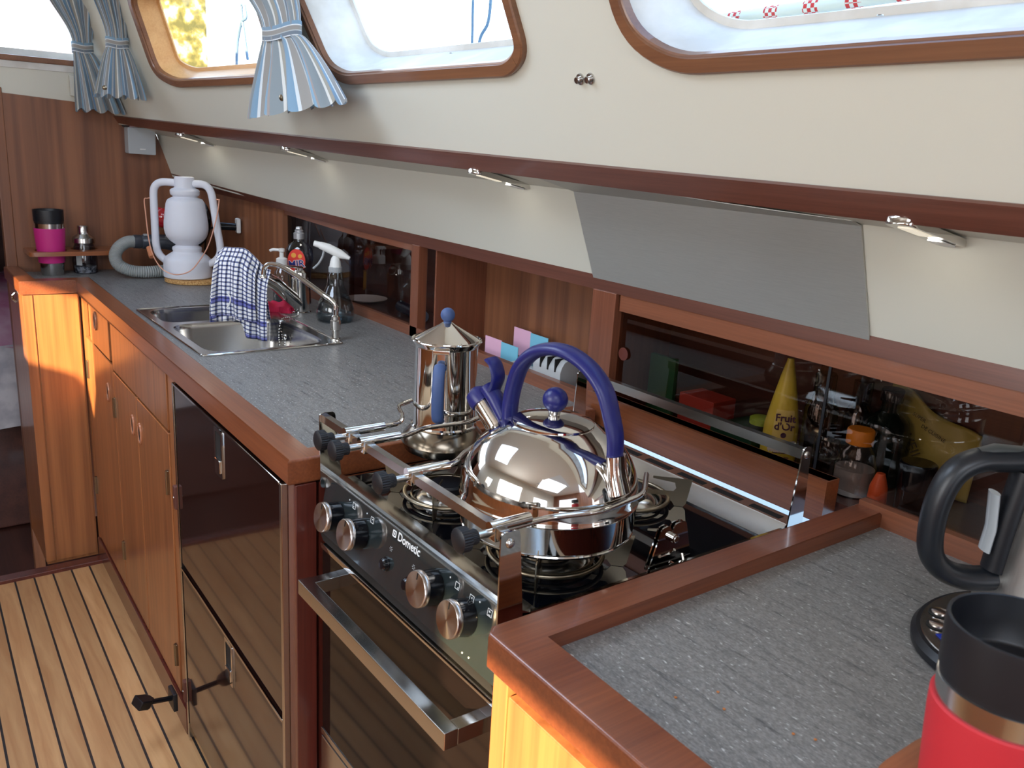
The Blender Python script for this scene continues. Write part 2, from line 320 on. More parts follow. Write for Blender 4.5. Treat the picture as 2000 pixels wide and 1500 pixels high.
# ------------------------------------------------------------------ mesh helpers
class B:
    def __init__(s): s.bm = bmesh.new(); s.bev = False
    def box(s, x0, x1, y0, y1, z0, z1, bev=0, mtx=None, seg=2):
        r = bmesh.ops.create_cube(s.bm, size=1); vs = r['verts']
        for v in vs:
            v.co = Vector(((x0+x1)/2 + v.co.x*(x1-x0), (y0+y1)/2 + v.co.y*(y1-y0), (z0+z1)/2 + v.co.z*(z1-z0)))
        if bev:
            s.bev = True
            es = list({e for v in vs for e in v.link_edges})
            rr = bmesh.ops.bevel(s.bm, geom=es, offset=bev, segments=seg, affect='EDGES', profile=.5)
            vs = list({v for f in rr['faces'] for v in f.verts} | {v for v in vs if v.is_valid})
        if mtx is not None:
            for v in vs: v.co = mtx @ v.co
        return s
    def prism(s, pts, lo, hi, axis='z', bev=0, mtx=None, seg=2):
        """polygon pts (2D) extruded along axis from lo to hi"""
        def P(a, b, h):
            return {'z': Vector((a, b, h)), 'y': Vector((a, h, b)), 'x': Vector((h, a, b))}[axis]
        v0 = [s.bm.verts.new(P(a, b, lo)) for a, b in pts]; v1 = [s.bm.verts.new(P(a, b, hi)) for a, b in pts]
        n = len(pts); fs = []
        for i in range(n):
            fs.append(s.bm.faces.new((v0[i], v0[(i+1) % n], v1[(i+1) % n], v1[i])))
        ft = s.bm.faces.new(v1); fb = s.bm.faces.new(v0[::-1]); vs = v0+v1
        if bev:
            s.bev = True
            es = list(ft.edges) + list(fb.edges)
            rr = bmesh.ops.bevel(s.bm, geom=es, offset=bev, segments=seg, affect='EDGES', profile=.5)
            vs = list({v for f in rr['faces'] for v in f.verts} | {v for v in vs if v.is_valid} | {v for f in fs if f.is_valid for v in f.verts})
        if mtx is not None:
            for v in vs: v.co = mtx @ v.co
        return s
    def lathe(s, prof, c=(0,0,0), seg=40, mtx=None, caps=True, gear=0, gn=24):
        """prof: list of (z, r); around z through c"""
        rings = []
        for z, r in prof:
            ring = []
            if r <= 1e-5:
                v = s.bm.verts.new((0, 0, z)); rings.append([v]); continue
            for i in range(seg):
                a = 2*PI*i/seg; q = r*(1-gear*(i % 2)) if gear else r
                ring.append(s.bm.verts.new((q*math.cos(a), q*math.sin(a), z)))
            rings.append(ring)
        for a, b in zip(rings, rings[1:]):
            for i in range(seg):
                j = (i+1) % seg
                if len(a) == 1 and len(b) == 1: continue
                if len(a) == 1: s.bm.faces.new((a[0], b[j], b[i]))
                elif len(b) == 1: s.bm.faces.new((a[i], a[j], b[0]))
                else: s.bm.faces.new((a[i], a[j], b[j], b[i]))
        if caps:
            if len(rings[0]) > 1: s.bm.faces.new(rings[0][::-1])
            if len(rings[-1]) > 1: s.bm.faces.new(rings[-1])
        M = Matrix.Translation(Vector(c)) @ (mtx if mtx is not None else Matrix())
        for r in rings:
            for v in r: v.co = M @ v.co
        return s
    def tube(s, pts, r, seg=12, closed=False, fil=0, caps=True, flat=None, rr=None):
        pts = [Vector(p) for p in pts]
        if fil: pts = fillet(pts, fil, closed)
        n = len(pts); tang = []
        for i in range(n):
            a = pts[(i-1) % n] if (closed or i > 0) else pts[i]; b = pts[(i+1) % n] if (closed or i < n-1) else pts[i]
            tang.append((b-a).normalized())
        ref = Vector((0, 0, 1)) if abs(tang[0].z) < .9 else Vector((1, 0, 0))
        if flat is not None: ref = Vector(flat)
        nrm = (ref - tang[0]*ref.dot(tang[0])).normalized(); rings = []
        for i in range(n):
            t = tang[i]
            if flat is not None and abs(t.dot(ref)) < .99: nrm = (ref - t*ref.dot(t)).normalized()
            else: nrm = (nrm - t*nrm.dot(t)).normalized()
            bi = t.cross(nrm); rad = rr[i] if rr else r
            r1, r2 = rad if isinstance(rad, tuple) else (rad, rad)
            rings.append([s.bm.verts.new(pts[i] + nrm*(r1*math.cos(2*PI*k/seg)) + bi*(r2*math.sin(2*PI*k/seg))) for k in range(seg)])
        m = n if closed else n-1
        for i in range(m):
            a, b = rings[i], rings[(i+1) % n]
            for k in range(seg):
                j = (k+1) % seg; s.bm.faces.new((a[k], a[j], b[j], b[k]))
        if caps and not closed:
            s.bm.faces.new(rings[0][::-1]); s.bm.faces.new(rings[-1])
        return s
    def grid(s, fn, nu, nv, uvf=None, closed=False):
        """fn(u,v)->Vector, optional uv"""
        V = [[s.bm.verts.new(fn(i/nu, j/nv)) for i in range(nu+(0 if closed else 1))] for j in range(nv+1)]
        if uvf:
            L = s.bm.loops.layers.uv.verify()
        for j in range(nv):
            for i in range(nu):
                i2 = (i+1) % nu if closed else i+1
                f = s.bm.faces.new((V[j][i], V[j][i2], V[j+1][i2], V[j+1][i]))
                if uvf:
                    for lp, (a, b) in zip(f.loops, ((i, j), (i+1, j), (i+1, j+1), (i, j+1))): lp[L].uv = uvf(a/nu, b/nv)
        return s
    def holed(s, outer, holes, z0, z1, fmap=None):
        """flat plate with holes, between z0 and z1 (2D loops)"""
        bm = bmesh.new(); es = []
        for lp in [outer]+holes:
            vs = [bm.verts.new((a, b, 0)) for a, b in lp]
            es += [bm.edges.new((vs[i], vs[(i+1) % len(vs)])) for i in range(len(vs))]
        bmesh.ops.triangle_fill(bm, edges=es, use_beauty=True, use_dissolve=False)
        bmesh.ops.recalc_face_normals(bm, faces=bm.faces)
        ex = bmesh.ops.extrude_face_region(bm, geom=list(bm.faces))
        for v in ex['geom']:
            if isinstance(v, bmesh.types.BMVert): v.co.z = 1
        vm = {}
        for v in bm.verts:
            p = Vector((v.co.x, v.co.y, z0 + (z1-z0)*v.co.z))
            if fmap: p = fmap(p)
            vm[v] = s.bm.verts.new(p)
        for f in bm.faces: s.bm.faces.new([vm[v] for v in f.verts])
        bm.free()
        return s
    def add_text(s, txt, size, mtx, depth=.0004, bold=0):
        cu = bpy.data.curves.new('t', 'FONT'); cu.body = txt; cu.size = size; cu.extrude = depth; cu.align_x = 'CENTER'; cu.align_y = 'CENTER'; cu.offset = bold
        cu.resolution_u = 3
        o = bpy.data.objects.new('t', cu); COL.objects.link(o)
        dg = bpy.context.evaluated_depsgraph_get(); me = bpy.data.meshes.new_from_object(o.evaluated_get(dg))
        me.transform(mtx); s.bm.from_mesh(me)
        bpy.data.objects.remove(o); bpy.data.curves.remove(cu); bpy.data.meshes.remove(me)
        return s
    def tf(s, fn):
        for v in s.bm.verts: v.co = Vector(fn(v.co))
        return s
    def done(s, name, material, parent=None, smooth=True, angle=38, **tags):
        bm = s.bm
        bmesh.ops.recalc_face_normals(bm, faces=bm.faces)
        me = bpy.data.meshes.new(name)
        if parent is None:
            xs = [v.co for v in bm.verts]
            o0 = Vector(((min(v.x for v in xs)+max(v.x for v in xs))/2, (min(v.y for v in xs)+max(v.y for v in xs))/2, min(v.z for v in xs)))
        else:
            o0 = world_loc(parent)
        for v in bm.verts: v.co -= o0
        bm.to_mesh(me); bm.free()
        me.materials.append(material)
        if smooth:
            for p in me.polygons: p.use_smooth = True
            try: me.set_sharp_from_angle(angle=math.radians(angle))
            except Exception: pass
        o = bpy.data.objects.new(name, me); COL.objects.link(o)
        if parent is None: o.location = o0
        else: o.parent = parent
        for a, v in tags.items(): o[a] = v
        if s.bev and smooth:
            md = o.modifiers.new('wn', 'WEIGHTED_NORMAL'); md.weight = 100; md.keep_sharp = True
        return o
def world_loc(o):
    p = Vector(o.location)
    while o.parent: o = o.parent; p += Vector(o.location)
    return p
def fillet(pts, r, closed=False, n=5):
    out = []; N_ = len(pts)
    for i, p in enumerate(pts):
        if not closed and i in (0, N_-1): out.append(p); continue
        a = pts[(i-1) % N_]-p; b = pts[(i+1) % N_]-p; d = min(r, a.length*.49, b.length*.49)
        pa = p + a.normalized()*d; pb = p + b.normalized()*d
        for k in range(n+1):
            t = k/n; out.append(pa*(1-t)**2 + p*2*t*(1-t) + pb*t*t)
    return out
def fil2(pts, r, n=5):
    return [(v.x, v.y) for v in fillet([Vector((a, b, 0)) for a, b in pts], r, True, n)]
def thing(name, label, cat, loc, group=None):
    o = bpy.data.objects.new(name, None); COL.objects.link(o); o.location = loc; o.empty_display_size = .02
    o['label'] = label; o['category'] = cat
    if group: o['group'] = group
    return o
def tag(o, label, cat, group=None):
    o['label'] = label; o['category'] = cat
    if group: o['group'] = group
    return o
def struct(o): o['kind'] = 'structure'; return o
def rotM(axis_to, roll_=0):
    """matrix taking +z to axis_to"""
    return Vector(axis_to).to_track_quat('Z', 'Y').to_matrix().to_4x4()
def dup(root, off, label=None):
    r = root.copy(); COL.objects.link(r); r.location = Vector(root.location)+Vector(off)
    if label: r['label'] = label
    for ch in list(root.children):
        c = ch.copy(); COL.objects.link(c); c.parent = r
        for g in ch.children:
            d = g.copy(); COL.objects.link(d); d.parent = c
    return r
def sm(t): t = max(0, min(1, t)); return t*t*(3-2*t)
def interp(tab, y):
    if y <= tab[0][0]: a, b = tab[0], tab[1]
    elif y >= tab[-1][0]: a, b = tab[-2], tab[-1]
    else:
        for a, b in zip(tab, tab[1:]):
            if a[0] <= y <= b[0]: break
    t = (y-a[0])/(b[0]-a[0])
    return tuple(a[k]+(b[k]-a[k])*t for k in range(1, len(a)))
def F(y): return .0205*y          # slight splay of the galley front
def hk(y, k): return k*max(0, y-1.4)**2
TRIMTOP = lambda y: (.645-hk(y, .178), 1.134+.052*max(0, y-1.4)**2)
SOFFIT  = lambda y: (.58-hk(y, .162), interp([(-1,1.28),(.3,1.284),(1.2,1.288),(1.83,1.295),(2.19,1.305),(2.53,1.327)], y)[0])
RAILLOW = lambda y: (.47-hk(y, .16), interp([(-1,1.292),(0,1.297),(.46,1.304),(1.22,1.314),(1.63,1.32),(1.99,1.33),(2.275,1.339),(2.53,1.352)], y)[0])
RAILTOP = lambda y: (.455-hk(y, .16), interp([(-1,1.322),(-.2,1.327),(.48,1.335),(.87,1.341),(1.47,1.35),(2.05,1.363),(2.53,1.379)], y)[0])
zr = lambda y: 1.333+.02*max(0, y-.5)
UPX = lambda y, z: .455-hk(y, .16)-.35*(z-zr(y))
YB = 2.525
YS = [-1.3, -1, -.6, -.3, 0, .3, .6, .9, 1.2, 1.4, 1.55, 1.7, 1.85, 2.0, 2.1, 2.2, 2.3, 2.4, 2.475, YB]

# ------------------------------------------------------------------ setting
struct(B().box(-1.5, .9, -2.3, 2.18, -.03, 0).done('floor', M_teak))
struct(B().box(-1.5, .06, 2.145, 2.185, -.03, .012, .003).done('trim_1', W_post))
struct(B().box(-1.5, .5, 2.185, 6, -.20, -.17).done('floor', W_dark))
# lining panel between the lockers and the grab rail
def strip(fa, fb, name, material, th=.008, y0=-1.3, y1=YB, ys=None, **k):
    ys = ys or [y for y in YS if y0 <= y <= y1]
    b = B(); V = []
    for y in ys:
        xa, za = fa(y); xb, zb = fb(y)
        nx, nz = (zb-za), -(xb-xa); l = math.hypot(nx, nz) or 1; nx, nz = nx/l*th, nz/l*th
        V.append([b.bm.verts.new(p) for p in ((xa, y, za), (xb, y, zb), (xb+nx, y, zb+nz), (xa+nx, y, za+nz))])
    for a, c in zip(V, V[1:]):
        for i in range(4):
            j = (i+1) % 4; b.bm.faces.new((a[i], a[j], c[j], c[i]))
    b.bm.faces.new(V[0][::-1]); b.bm.faces.new(V[-1])
    return b.done(name, material, **k)
LIN = lambda y: (TRIMTOP(y)[0]+.002, TRIMTOP(y)[1]-.01)
struct(strip(LIN, SOFFIT, 'wall_right', M_white))
# soffit and grab rail
SOF2 = lambda y: (RAILLOW(y)[0]+.004, RAILLOW(y)[1]+.006)
struct(strip(SOFFIT, SOF2, 'wall_right', M_white))
b = B(); V = []
for y in YS:
    x0, z0 = RAILLOW(y); x1, z1 = RAILTOP(y)
    V.append([b.bm.verts.new(p) for p in ((x0-.007, y, z0), (x0-.010, y, z0+.004), (x1-.008, y, z1-.003), (x1-.004, y, z1), (x1+.030, y, z1+.002), (x0+.020, y, z0))])
for a, c in zip(V, V[1:]):
    for i in range(6): j = (i+1) % 6; b.bm.faces.new((a[i], a[j], c[j], c[i]))
b.bm.faces.new(V[0][::-1]); b.bm.faces.new(V[-1])
struct(b.done('trim_2', W_rail, angle=30))

# upper cabin side with the window openings
Z_TOP = 1.95
def wpt(y, z, d=0):
    """point on the upper side lining; d = outward depth"""
    n = Vector((1, 0, .35)).normalized()
    return Vector((UPX(y, z), y, z)) + n*d
WIN = {
 'window_1': [(2.20, 1.72), (2.215, 1.50), (2.125, 1.466), (1.49, 1.472), (1.49, 1.72)],
 'window_2': [(1.318, 1.72), (1.245, 1.49), (1.165, 1.461), (.56, 1.461), (.512, 1.490), (.545, 1.72)],
 'window_3': [(.335, 1.72), (.306, 1.50), (.22, 1.453), (-1.0, 1.462), (-1.0, 1.72)],
}
RAD = {'window_1': .05, 'window_2': .05, 'window_3': .07}
outl = {k: fil2(v, RAD[k], 6) for k, v in WIN.items()}
def shrink(lp, d):
    n = len(lp); out = []
    cx = sum(p[0] for p in lp)/n; cy = sum(p[1] for p in lp)/n
    area = sum(lp[i][0]*lp[(i+1) % n][1]-lp[(i+1) % n][0]*lp[i][1] for i in range(n))
    sgn = 1 if area > 0 else -1
    for i in range(n):
        a, p, c = Vector(lp[i-1]), Vector(lp[i]), Vector(lp[(i+1) % n])
        t = (c-a).normalized(); out.append((p.x - t.y*d*sgn, p.y + t.x*d*sgn))
    return out
# wall: dense outer outline so the curvature at the bow end is kept
ob = [(y, zr(y)-.022) for y in [-1.3, -.6, 0, .6, 1.2, 1.4, 1.6, 1.8, 2.0, 2.15, 2.3, 2.42, 2.56]] + [(y, Z_TOP) for y in [2.56, 2.3, 2.0, 1.7, 1.4, .6, 0, -1.3]]
holes = [shrink(outl[k], .008) for k in WIN]
def fm(p): return wpt(p.x, p.y, p.z)
struct(B().holed(ob, holes, 0, .02, fm).done('wall_right', M_white, angle=50))
for k in WIN:
    o_ = outl[k]; root = None
    def loopat(d_in, dep): return [wpt(a, c, dep) for a, c in shrink(o_, d_in)]
    # interior wooden frame
    b = B(); prof = [(0, .0), (0, -.009), (.0025, -.0115), (.018, -.0115), (.0195, -.008), (.022, -.007), (.023, .004)]
    loops = [[b.bm.verts.new(p) for p in loopat(di, dp)] for di, dp in prof]; n = len(o_)
    for a, c in zip(loops, loops[1:]):
        for i in range(n): j = (i+1) % n; b.bm.faces.new((a[i], a[j], c[j], c[i]))
    fr = struct(b.done(k, W_win, angle=34)); RD = .055 if k == 'window_1' else .10
    # deep reveal
    b = B(); prof = [(.021, .0), (.028, RD), (.037, RD+.003), (.037, RD+.007), (.028, RD+.010)]
    loops = [[b.bm.verts.new(p) for p in loopat(di, dp)] for di, dp in prof]
    for a, c in zip(loops, loops[1:]):
        for i in range(n): j = (i+1) % n; b.bm.faces.new((a[i], a[j], c[j], c[i]))
    b.done('reveal', W_rev if k == 'window_1' else M_grey_rev, fr, angle=40)
    b = B(); lp = loopat(.037, RD+.004); b.bm.faces.new([b.bm.verts.new(p) for p in lp]); b.done('pane', M_glass, fr, smooth=False)
    cpt = WIN[k][2]; sx = {'window_1': (1.88, 0), 'window_2': (.82, 0), 'window_3': (-.03, 0)}[k][0]
    zb = {'window_1': 1.50, 'window_2': 1.492, 'window_3': 1.490}[k]
    b = B().lathe([(0, .004), (.001, .0035), (.0015, 0)], wpt(sx, zb, .055), 12); b.done('screw', M_steel, fr)

# forward bulkhead (wood) with the raked windscreen wall above
bx = [(-.072, .0), (-.072, 1.424), (.132, 1.412), (.245, 1.392), (.27, 1.345), (.374, 1.327), (.424, 1.197), (.56, 1.16), (.62, .88), (.62, .0)]
struct(B().prism(bx, YB, YB+.02, 'y').done('wall_front', W_bulk, angle=20))
struct(B().box(-.098, -.066, YB-.004, YB+.03, -.17, 1.44, .004).done('trim_3', W_bulk))
struct(B().prism([(-.9, 1.424), (.25, 1.385), (.25, 1.51), (-.9, 1.50)], YB+.004, YB+.04, 'y').done('wall_front', M_white))
fr4 = struct(B().box(-.9, .16, YB-.006, YB+.02, 1.518, 1.535, .003).done('window_4', W_win))
B().box(-.9, .17, YB, YB+.10, 1.498, 1.518, .001).done('reveal', M_grey_rev, fr4)
B().prism([(-.9,1.535),(.16,1.535),(.16,1.56),(-.9,1.56)], YB+.09, YB+.11, 'y').done('reveal', M_grey_rev, fr4)
struct(B().prism([(.155, 1.50), (.30, 1.48), (.14, Z_TOP), (.08, Z_TOP)], YB, YB+.05, 'y').done('wall_front', M_white))
struct(B().prism([(.12, 1.43), (.262, 1.395), (.232, 1.49), (.12, 1.49)], YB-.018, YB, 'y', .002).done('trim_4', M_white))
# rest of the cabin: ceiling with two hatches, port side, aft opening
cl = [(-1.45, -2.3), (.26, -2.3), (.26, 2.56), (-1.45, 2.56)]
for hx0, hx1, hy0, hy1 in ((-.79, -.11, .61, 1.29), (-1.03, -.07, -1.43, -.57)):
    struct(B().box(hx0, hx1, hy0, hy1, Z_TOP+.031, Z_TOP+.045, .003).done('ceiling', mat('hatch_blocker', (220,232,240), .4)))  # unseen opaque panels added over the hatches to keep the sun out
h1 = [(-.76, .64), (-.14, .64), (-.14, 1.26), (-.76, 1.26)]; h2 = [(-1.0, -1.4), (-.1, -1.4), (-.1, -.6), (-1.0, -.6)]
struct(B().holed(cl, [h1, h2], Z_TOP, Z_TOP+.03).done('ceiling', M_white2, smooth=False))
pl = [(-2.3, 1.0), (2.56, 1.0), (2.56, Z_TOP), (-2.3, Z_TOP)]
wA = [(1.03, 1.45), (1.40, 1.45), (1.40, 1.195), (1.215, 1.195), (1.11, 1.08), (1.04, 1.20)]  # both unseen port openings have outlines shaped to cast the sun patches
wD = [(-1.7, 1.455), (-.865, 1.455), (-.865, 1.0+.02), (-1.7, 1.02)]
struct(B().holed(pl, [wA, wD], 0, .03, lambda p: Vector((-1.4-p.z, p.x, p.y))).done('wall_left', M_white, smooth=False))
struct(B().box(-1.43, -1.4, -2.3, 2.56, 0, 1.0).done('wall_left', W_cab))
struct(B().prism([(-1.43, 0), (-1.0, 0), (-1.0, 1.6), (0.0, 1.6), (0.0, 0), (.9, 0), (.9, 1.95), (-1.43, 1.95)], -2.33, -2.3, 'y').done('wall_back', W_bulk, smooth=False))
struct(B().box(-1.43, -.75, YB, YB+.03, 0, 1.43).done('wall_front', W_bulk))

# settee berth along the port side (seen only in the reflections)
st = thing('settee', 'dark wooden settee with cream cushion on the far side of the cabin', 'settee', (-1.15, .2, 0))
B().box(-1.39, -.98, -.9, 1.9, 0, .38, .01).done('base', W_cab, st)
B().box(-1.39, -.97, -.9, 1.9, .38, .48, .03).done('cushion', mat('cream_cushion', (190,170,140), .9), st)

# ------------------------------------------------------------------ forward berth glimpsed past the bulkhead
bt = B().box(-.9, .29, 2.95, 4.4, -.165, .36, .01)
tag(bt.done('berth_base', W_dark), 'dark wooden berth base beyond the bulkhead doorway', 'berth')
def duv(u, v):
    x = -.9+1.2*u; y = 2.9+1.3*v
    return Vector((x, y, .68+.05*math.sin(9*u+3*v)+.03*math.sin(23*u)-.12*max(0, .25-v)/.25))
b = B().grid(duv, 30, 20); 
for v in list(b.bm.verts): pass
tag(b.done('duvet', blotch('pink_duvet_print', (176,96,136), (206,166,186), 5)), 'pink and mauve patterned duvet on the forward berth', 'duvet')
def sht(u, v):
    x = -.9+1.2*u; return Vector((x, 2.90-.02*math.sin(14*u)-.03*v, .56-.30*v))
tag(B().grid(sht, 40, 8).done('bed_sheet', blotch('white_sheet_cloth', (206,202,206), (170,168,176), 12)), 'rumpled white sheet hanging off the forward berth', 'bedding')
struct(B().box(.3, .34, 2.56, 4.5, -.17, 1.9).done('wall_right', W_dark))
struct(B().box(-.95, .30, 4.41, 4.44, -.17, 1.5).done('wall_front', W_dark))
struct(B().box(-.95, .34, 2.57, 4.44, 1.50, 1.53).done('ceiling', M_white2))
struct(B().box(-.98, -.95, 2.57, 4.44, -.17, 1.5).done('wall_left', W_dark))

# ------------------------------------------------------------------ galley base units
def shear(b): return b.tf(lambda c: (c.x+F(c.y), c.y, c.z))
def facecab(y0, y1, name, label):
    return thing(name, label, 'cabinet', (F((y0+y1)/2)+.3, (y0+y1)/2, 0))
# sink cabinet
cab = facecab(1.17, 2.25, 'galley_cabinet', 'long varnished wooden cabinet with finger-hole doors under the sink')
shear(B().box(.022, .55, 1.172, 2.216, .0, .70).box(.022, .040, 1.172, 2.216, .69, .859).box(.022, .55, 1.90, 2.216, .69, .859)).done('carcass', W_cab, cab)
B().prism([(-.097, 2.218), (.05, 2.218), (.05, 2.523), (-.097, 2.523)], 0, .86, 'z').done('side_panel', W_cab, cab)
B().box(-.070, .046, 2.2135, 2.2185, .01, .858, .001).done('end_panel', W_cab, cab)
B().box(-.1, -.0735, 2.2135, 2.2185, .01, .858, .001).done('end_panel', W_cab, cab)
B().tube([(-.0985, 2.36, .845), (-.108, 2.36, .835), (-.108, 2.36, .825), (-.0985, 2.36, .815)], .004, 8).done('latch', M_steelp, cab)
def oval_ring(cy, cz, parent, x=.008, ry=.013, rz=.024):
    b = B(); pts = [Vector((x, cy+ry*math.cos(a*2*PI/24), cz+rz*math.sin(a*2*PI/24))) for a in range(24)]
    b.tube(pts, .0035, 8, closed=True); shear(b)
    ring = b.done('finger_ring', M_copper if False else mat('varnished_ring', (176,116,84), .2), parent)
    b = B(); pts2 = [(cy+ry*.8*math.cos(a*2*PI/20), cz+rz*.86*math.sin(a*2*PI/20)) for a in range(20)]
    b.prism(pts2, x-.0015, x+.002, 'x'); shear(b); b.done('finger_hole', M_shadow, ring)
def front(kind, y0, y1, z0, z1, parent, ring=None, hinges=(), label=None, material=None):
    b = B().box(.009, .0215, y0+.0015, y1-.0015, z0+.0015, z1-.0015, .0012, seg=1); shear(b)
    o = b.done(kind, material or W_cab, parent)
    if ring: oval_ring(ring[0], ring[1], o)
    for hy, hz in hinges:
        b = B().box(.004, .010, hy-.006, hy+.006, hz-.028, hz+.028, .001, seg=1)
        b.tube([(.004, hy, hz-.028), (.004, hy, hz+.028)], .003, 8); shear(b); b.done('hinge', M_tarn, o)
    return o
front('drawer', 1.825, 2.10, .738, .858, cab, (2.0, .815))
front('drawer', 1.235, 1.80, .722, .858, cab)
front('door', 1.80, 2.185, .075, .735, cab, (1.875, .640), ((2.165, .635), (2.165, .26)))
front('door', 1.535, 1.797, .075, .718, cab, (1.582, .633), ((1.79, .62), (1.79, .20)))
front('door', 1.235, 1.532, .075, .718, cab, (1.507, .633), ((1.25, .60), (1.25, .17)))
b = B().box(.012, .022, 1.176, 1.232, .0, .858, .001, seg=1); shear(b); b.done('stile', W_cab, cab)
b = B().box(.009, .022, 2.187, 2.212, .0, .858, .001, seg=1); shear(b); b.done('stile', W_cab, cab)
b = B().box(.004, .022, 1.176, 2.2, .0, .07, .002, seg=1); shear(b); b.done('plinth', W_post, cab)

# drawer fridge
fg = thing('drawer_fridge', 'dark glossy two-drawer fridge between the wooden cabinet and the oven', 'fridge', (.3, .85, 0))
b = B().box(.024, .50, .546, 1.168, .0, .86); shear(b); b.done('body', M_bplas, fg)
def fdoor(z0, z1):
    b = B().box(.004, .022, .558, 1.148, z0, z1, .002); shear(b); d = b.done('drawer', M_fridge, fg)
    b = B().box(.0015, .0046, .556, 1.150, z1-.002, z1+.0035, .0008, seg=1); shear(b); b.done('edge_trim', M_steelp, d)
    return d
d1 = fdoor(.452, .850); d2 = fdoor(.045, .438)
for d, yc, zc in ((d1, .853, .801), (d2, .832, .390)):
    b = B(); o1 = [(yc-.022, zc-.045), (yc+.022, zc-.045), (yc+.022, zc+.045), (yc-.022, zc+.045)]
    o1 = fil2(o1, .006, 3); hl = fil2([(yc-.015, zc-.037), (yc+.015, zc-.037), (yc+.015, zc+.037), (yc-.015, zc+.037)], .003, 2)
    b.holed(o1, [hl], 0, 1, lambda p: Vector((.0025-.0025*(1-p.z)+.0015, p.x, p.y))); shear(b); l = b.done('latch_frame', M_steelp, d)
    b = B().box(.003, .0045, yc-.0145, yc+.0145, zc-.036, zc+.036); shear(b); b.done('latch_recess', M_shadow, l)
    b = B().box(-.001, .004, yc-.014, yc+.014, zc-.036, zc-.012, .001, seg=1); shear(b); b.done('latch_tongue', M_steelp, l)
for y0, y1 in ((1.151, 1.160), (.546, .555)):
    b = B().box(.002, .022, y0, y1, .01, .852, .001, seg=1); shear(b); b.done('edge_strip', M_steel, fg)
for yy, zz in ((1.16, .60), (.552, .26), (1.16, .13)):
    b = B().box(-.004, .012, yy-.008, yy+.008, zz-.026, zz+.026, .002); shear(b); t_ = b.done('turn_button', mat('brown_plastic', (96,56,46), .4), fg)
    b = B().lathe([(0, .003), (.001, .0025)], (0, 0, 0), 10, rotM((-1, 0, 0)).copy()); b.tf(lambda c: (c.x-.0045, c.y+yy, c.z+zz)); shear(b); b.done('screw', M_steel, t_)
# corner post and the cheek beside the oven
po = B().box(.012, .045, .514, .5455, 0, .860, .002); shear(po)
tag(po.done('corner_post', W_post), 'dark mahogany corner post between the fridge and the oven', 'post')
tag(B().box(.06, .62, .516, .5445, 0, .858).done('end_panel', W_post), 'dark mahogany cheek panel closing the recess left of the oven', 'panel')
# foot pedal sticking out of the plinth
pd = thing('foot_pump_pedal', 'black foot pump pedal sticking out low over the teak floor', 'pedal', (-.03, 1.19, .1))
B().tube([(.012, 1.20, .093), (-.045, 1.175, .118)], .006, 8).box(.002, .012, 1.178, 1.222, .07, .115, .002).done('arm', M_bplas, pd)
q = Matrix.Translation((-.062, 1.166, .128)) @ Matrix.Rotation(.45, 4, 'Y') @ Matrix.Rotation(.3, 4, 'Z')
B().prism(fil2([(-.02, -.017), (.012, -.012), (.022, 0), (.012, .014), (-.02, .018)], .005, 3), -.011, .011, 'z', .003, q).done('pad', M_bplas, pd)

# right-hand cabinet
rc = thing('galley_cabinet', 'varnished wooden cabinet in the near right corner, sunlit on its front', 'cabinet', (.3, -.6, 0))
b = B().box(.022, .60, -1.3, -.006, 0, .859); shear(b); b.done('carcass', W_post, rc)
b = B().box(.010, .022, -.030, -.006, .0, .859, .001, seg=1); shear(b); b.done('stile', W_cab, rc)
front('door', -1.28, -.032, .06, .845, rc)

# ------------------------------------------------------------------ worktops
def backx(y): return .64-hk(y, .1)
# basin openings
bowlA = fil2([(.132, 1.252), (.412, 1.252), (.412, 1.566), (.132, 1.566)], .055, 6)
bowlB = fil2([(.132, 1.590), (.412, 1.590), (.412, 1.768), (.132, 1.768)], .045, 6)
sink_hole = [(.128, 1.25), (.43, 1.25), (.43, 1.776), (.128, 1.776)]
wt = thing('worktop', 'slate grey laminate worktop with mahogany fiddle around the sink', 'worktop', (.3, 1.4, .86))
outer = [(.03, .53), (.642, .53)] + [(backx(y), y) for y in (1.2, 1.4, 1.6, 1.8, 2.0, 2.2, 2.35, 2.523)] + [(-.08, 2.523), (-.08, 2.235), (.06, 2.235)]
B().holed(outer, [sink_hole], .861, .88).done('surface', M_slate, wt, smooth=False)
fp = [(.0108, .5135), (.60, .5135), (.60, .549), (.054, .549), (.089, 2.249), (-.064, 2.249), (-.064, 2.523), (-.106, 2.523), (-.106, 2.209), (.0445, 2.209)]
B().prism(fp, .861, .90, 'z', .004, seg=3).done('fiddle_rail', W_fid, wt, angle=45)
wt2 = thing('worktop', 'slate grey laminate worktop with mahogany fiddle in the near right corner', 'worktop', (.3, -.5, .86))
B().holed([(.03, -1.3), (.642, -1.3), (.642, -.02), (.03, -.02)], [], .861, .88).done('surface', M_slate, wt2, smooth=False)
fr_ = [(-.026, -1.3), (.018, -1.3), (.043, -.036), (.640, -.036), (.640, .005), (.012, .005), (.001, -.006)]
B().prism(fr_, .861, .90, 'z', .004, seg=3).done('fiddle_rail', W_fidx, wt2, angle=45)
# crumbs on the near worktop
for i, (x, y) in enumerate(((.105, -.155), (.13, -.19), (.145, -.17), (.165, -.26), (.155, -.245), (.092, -.29))):
    c_ = B().lathe([(0, .0012), (.0008, .0016), (.0016, 0)], (x, y, .8802), 7).done('crumb', mat('crumb', (176,110,60), .9))
    tag(c_, 'tiny toast crumb lying on the near grey worktop', 'crumb', 'crumbs on the near worktop')

# ------------------------------------------------------------------ lockers behind the worktop
lk = thing('locker', 'long mahogany locker unit with smoked sliding doors behind the worktop', 'locker', (.7, .6, .86))
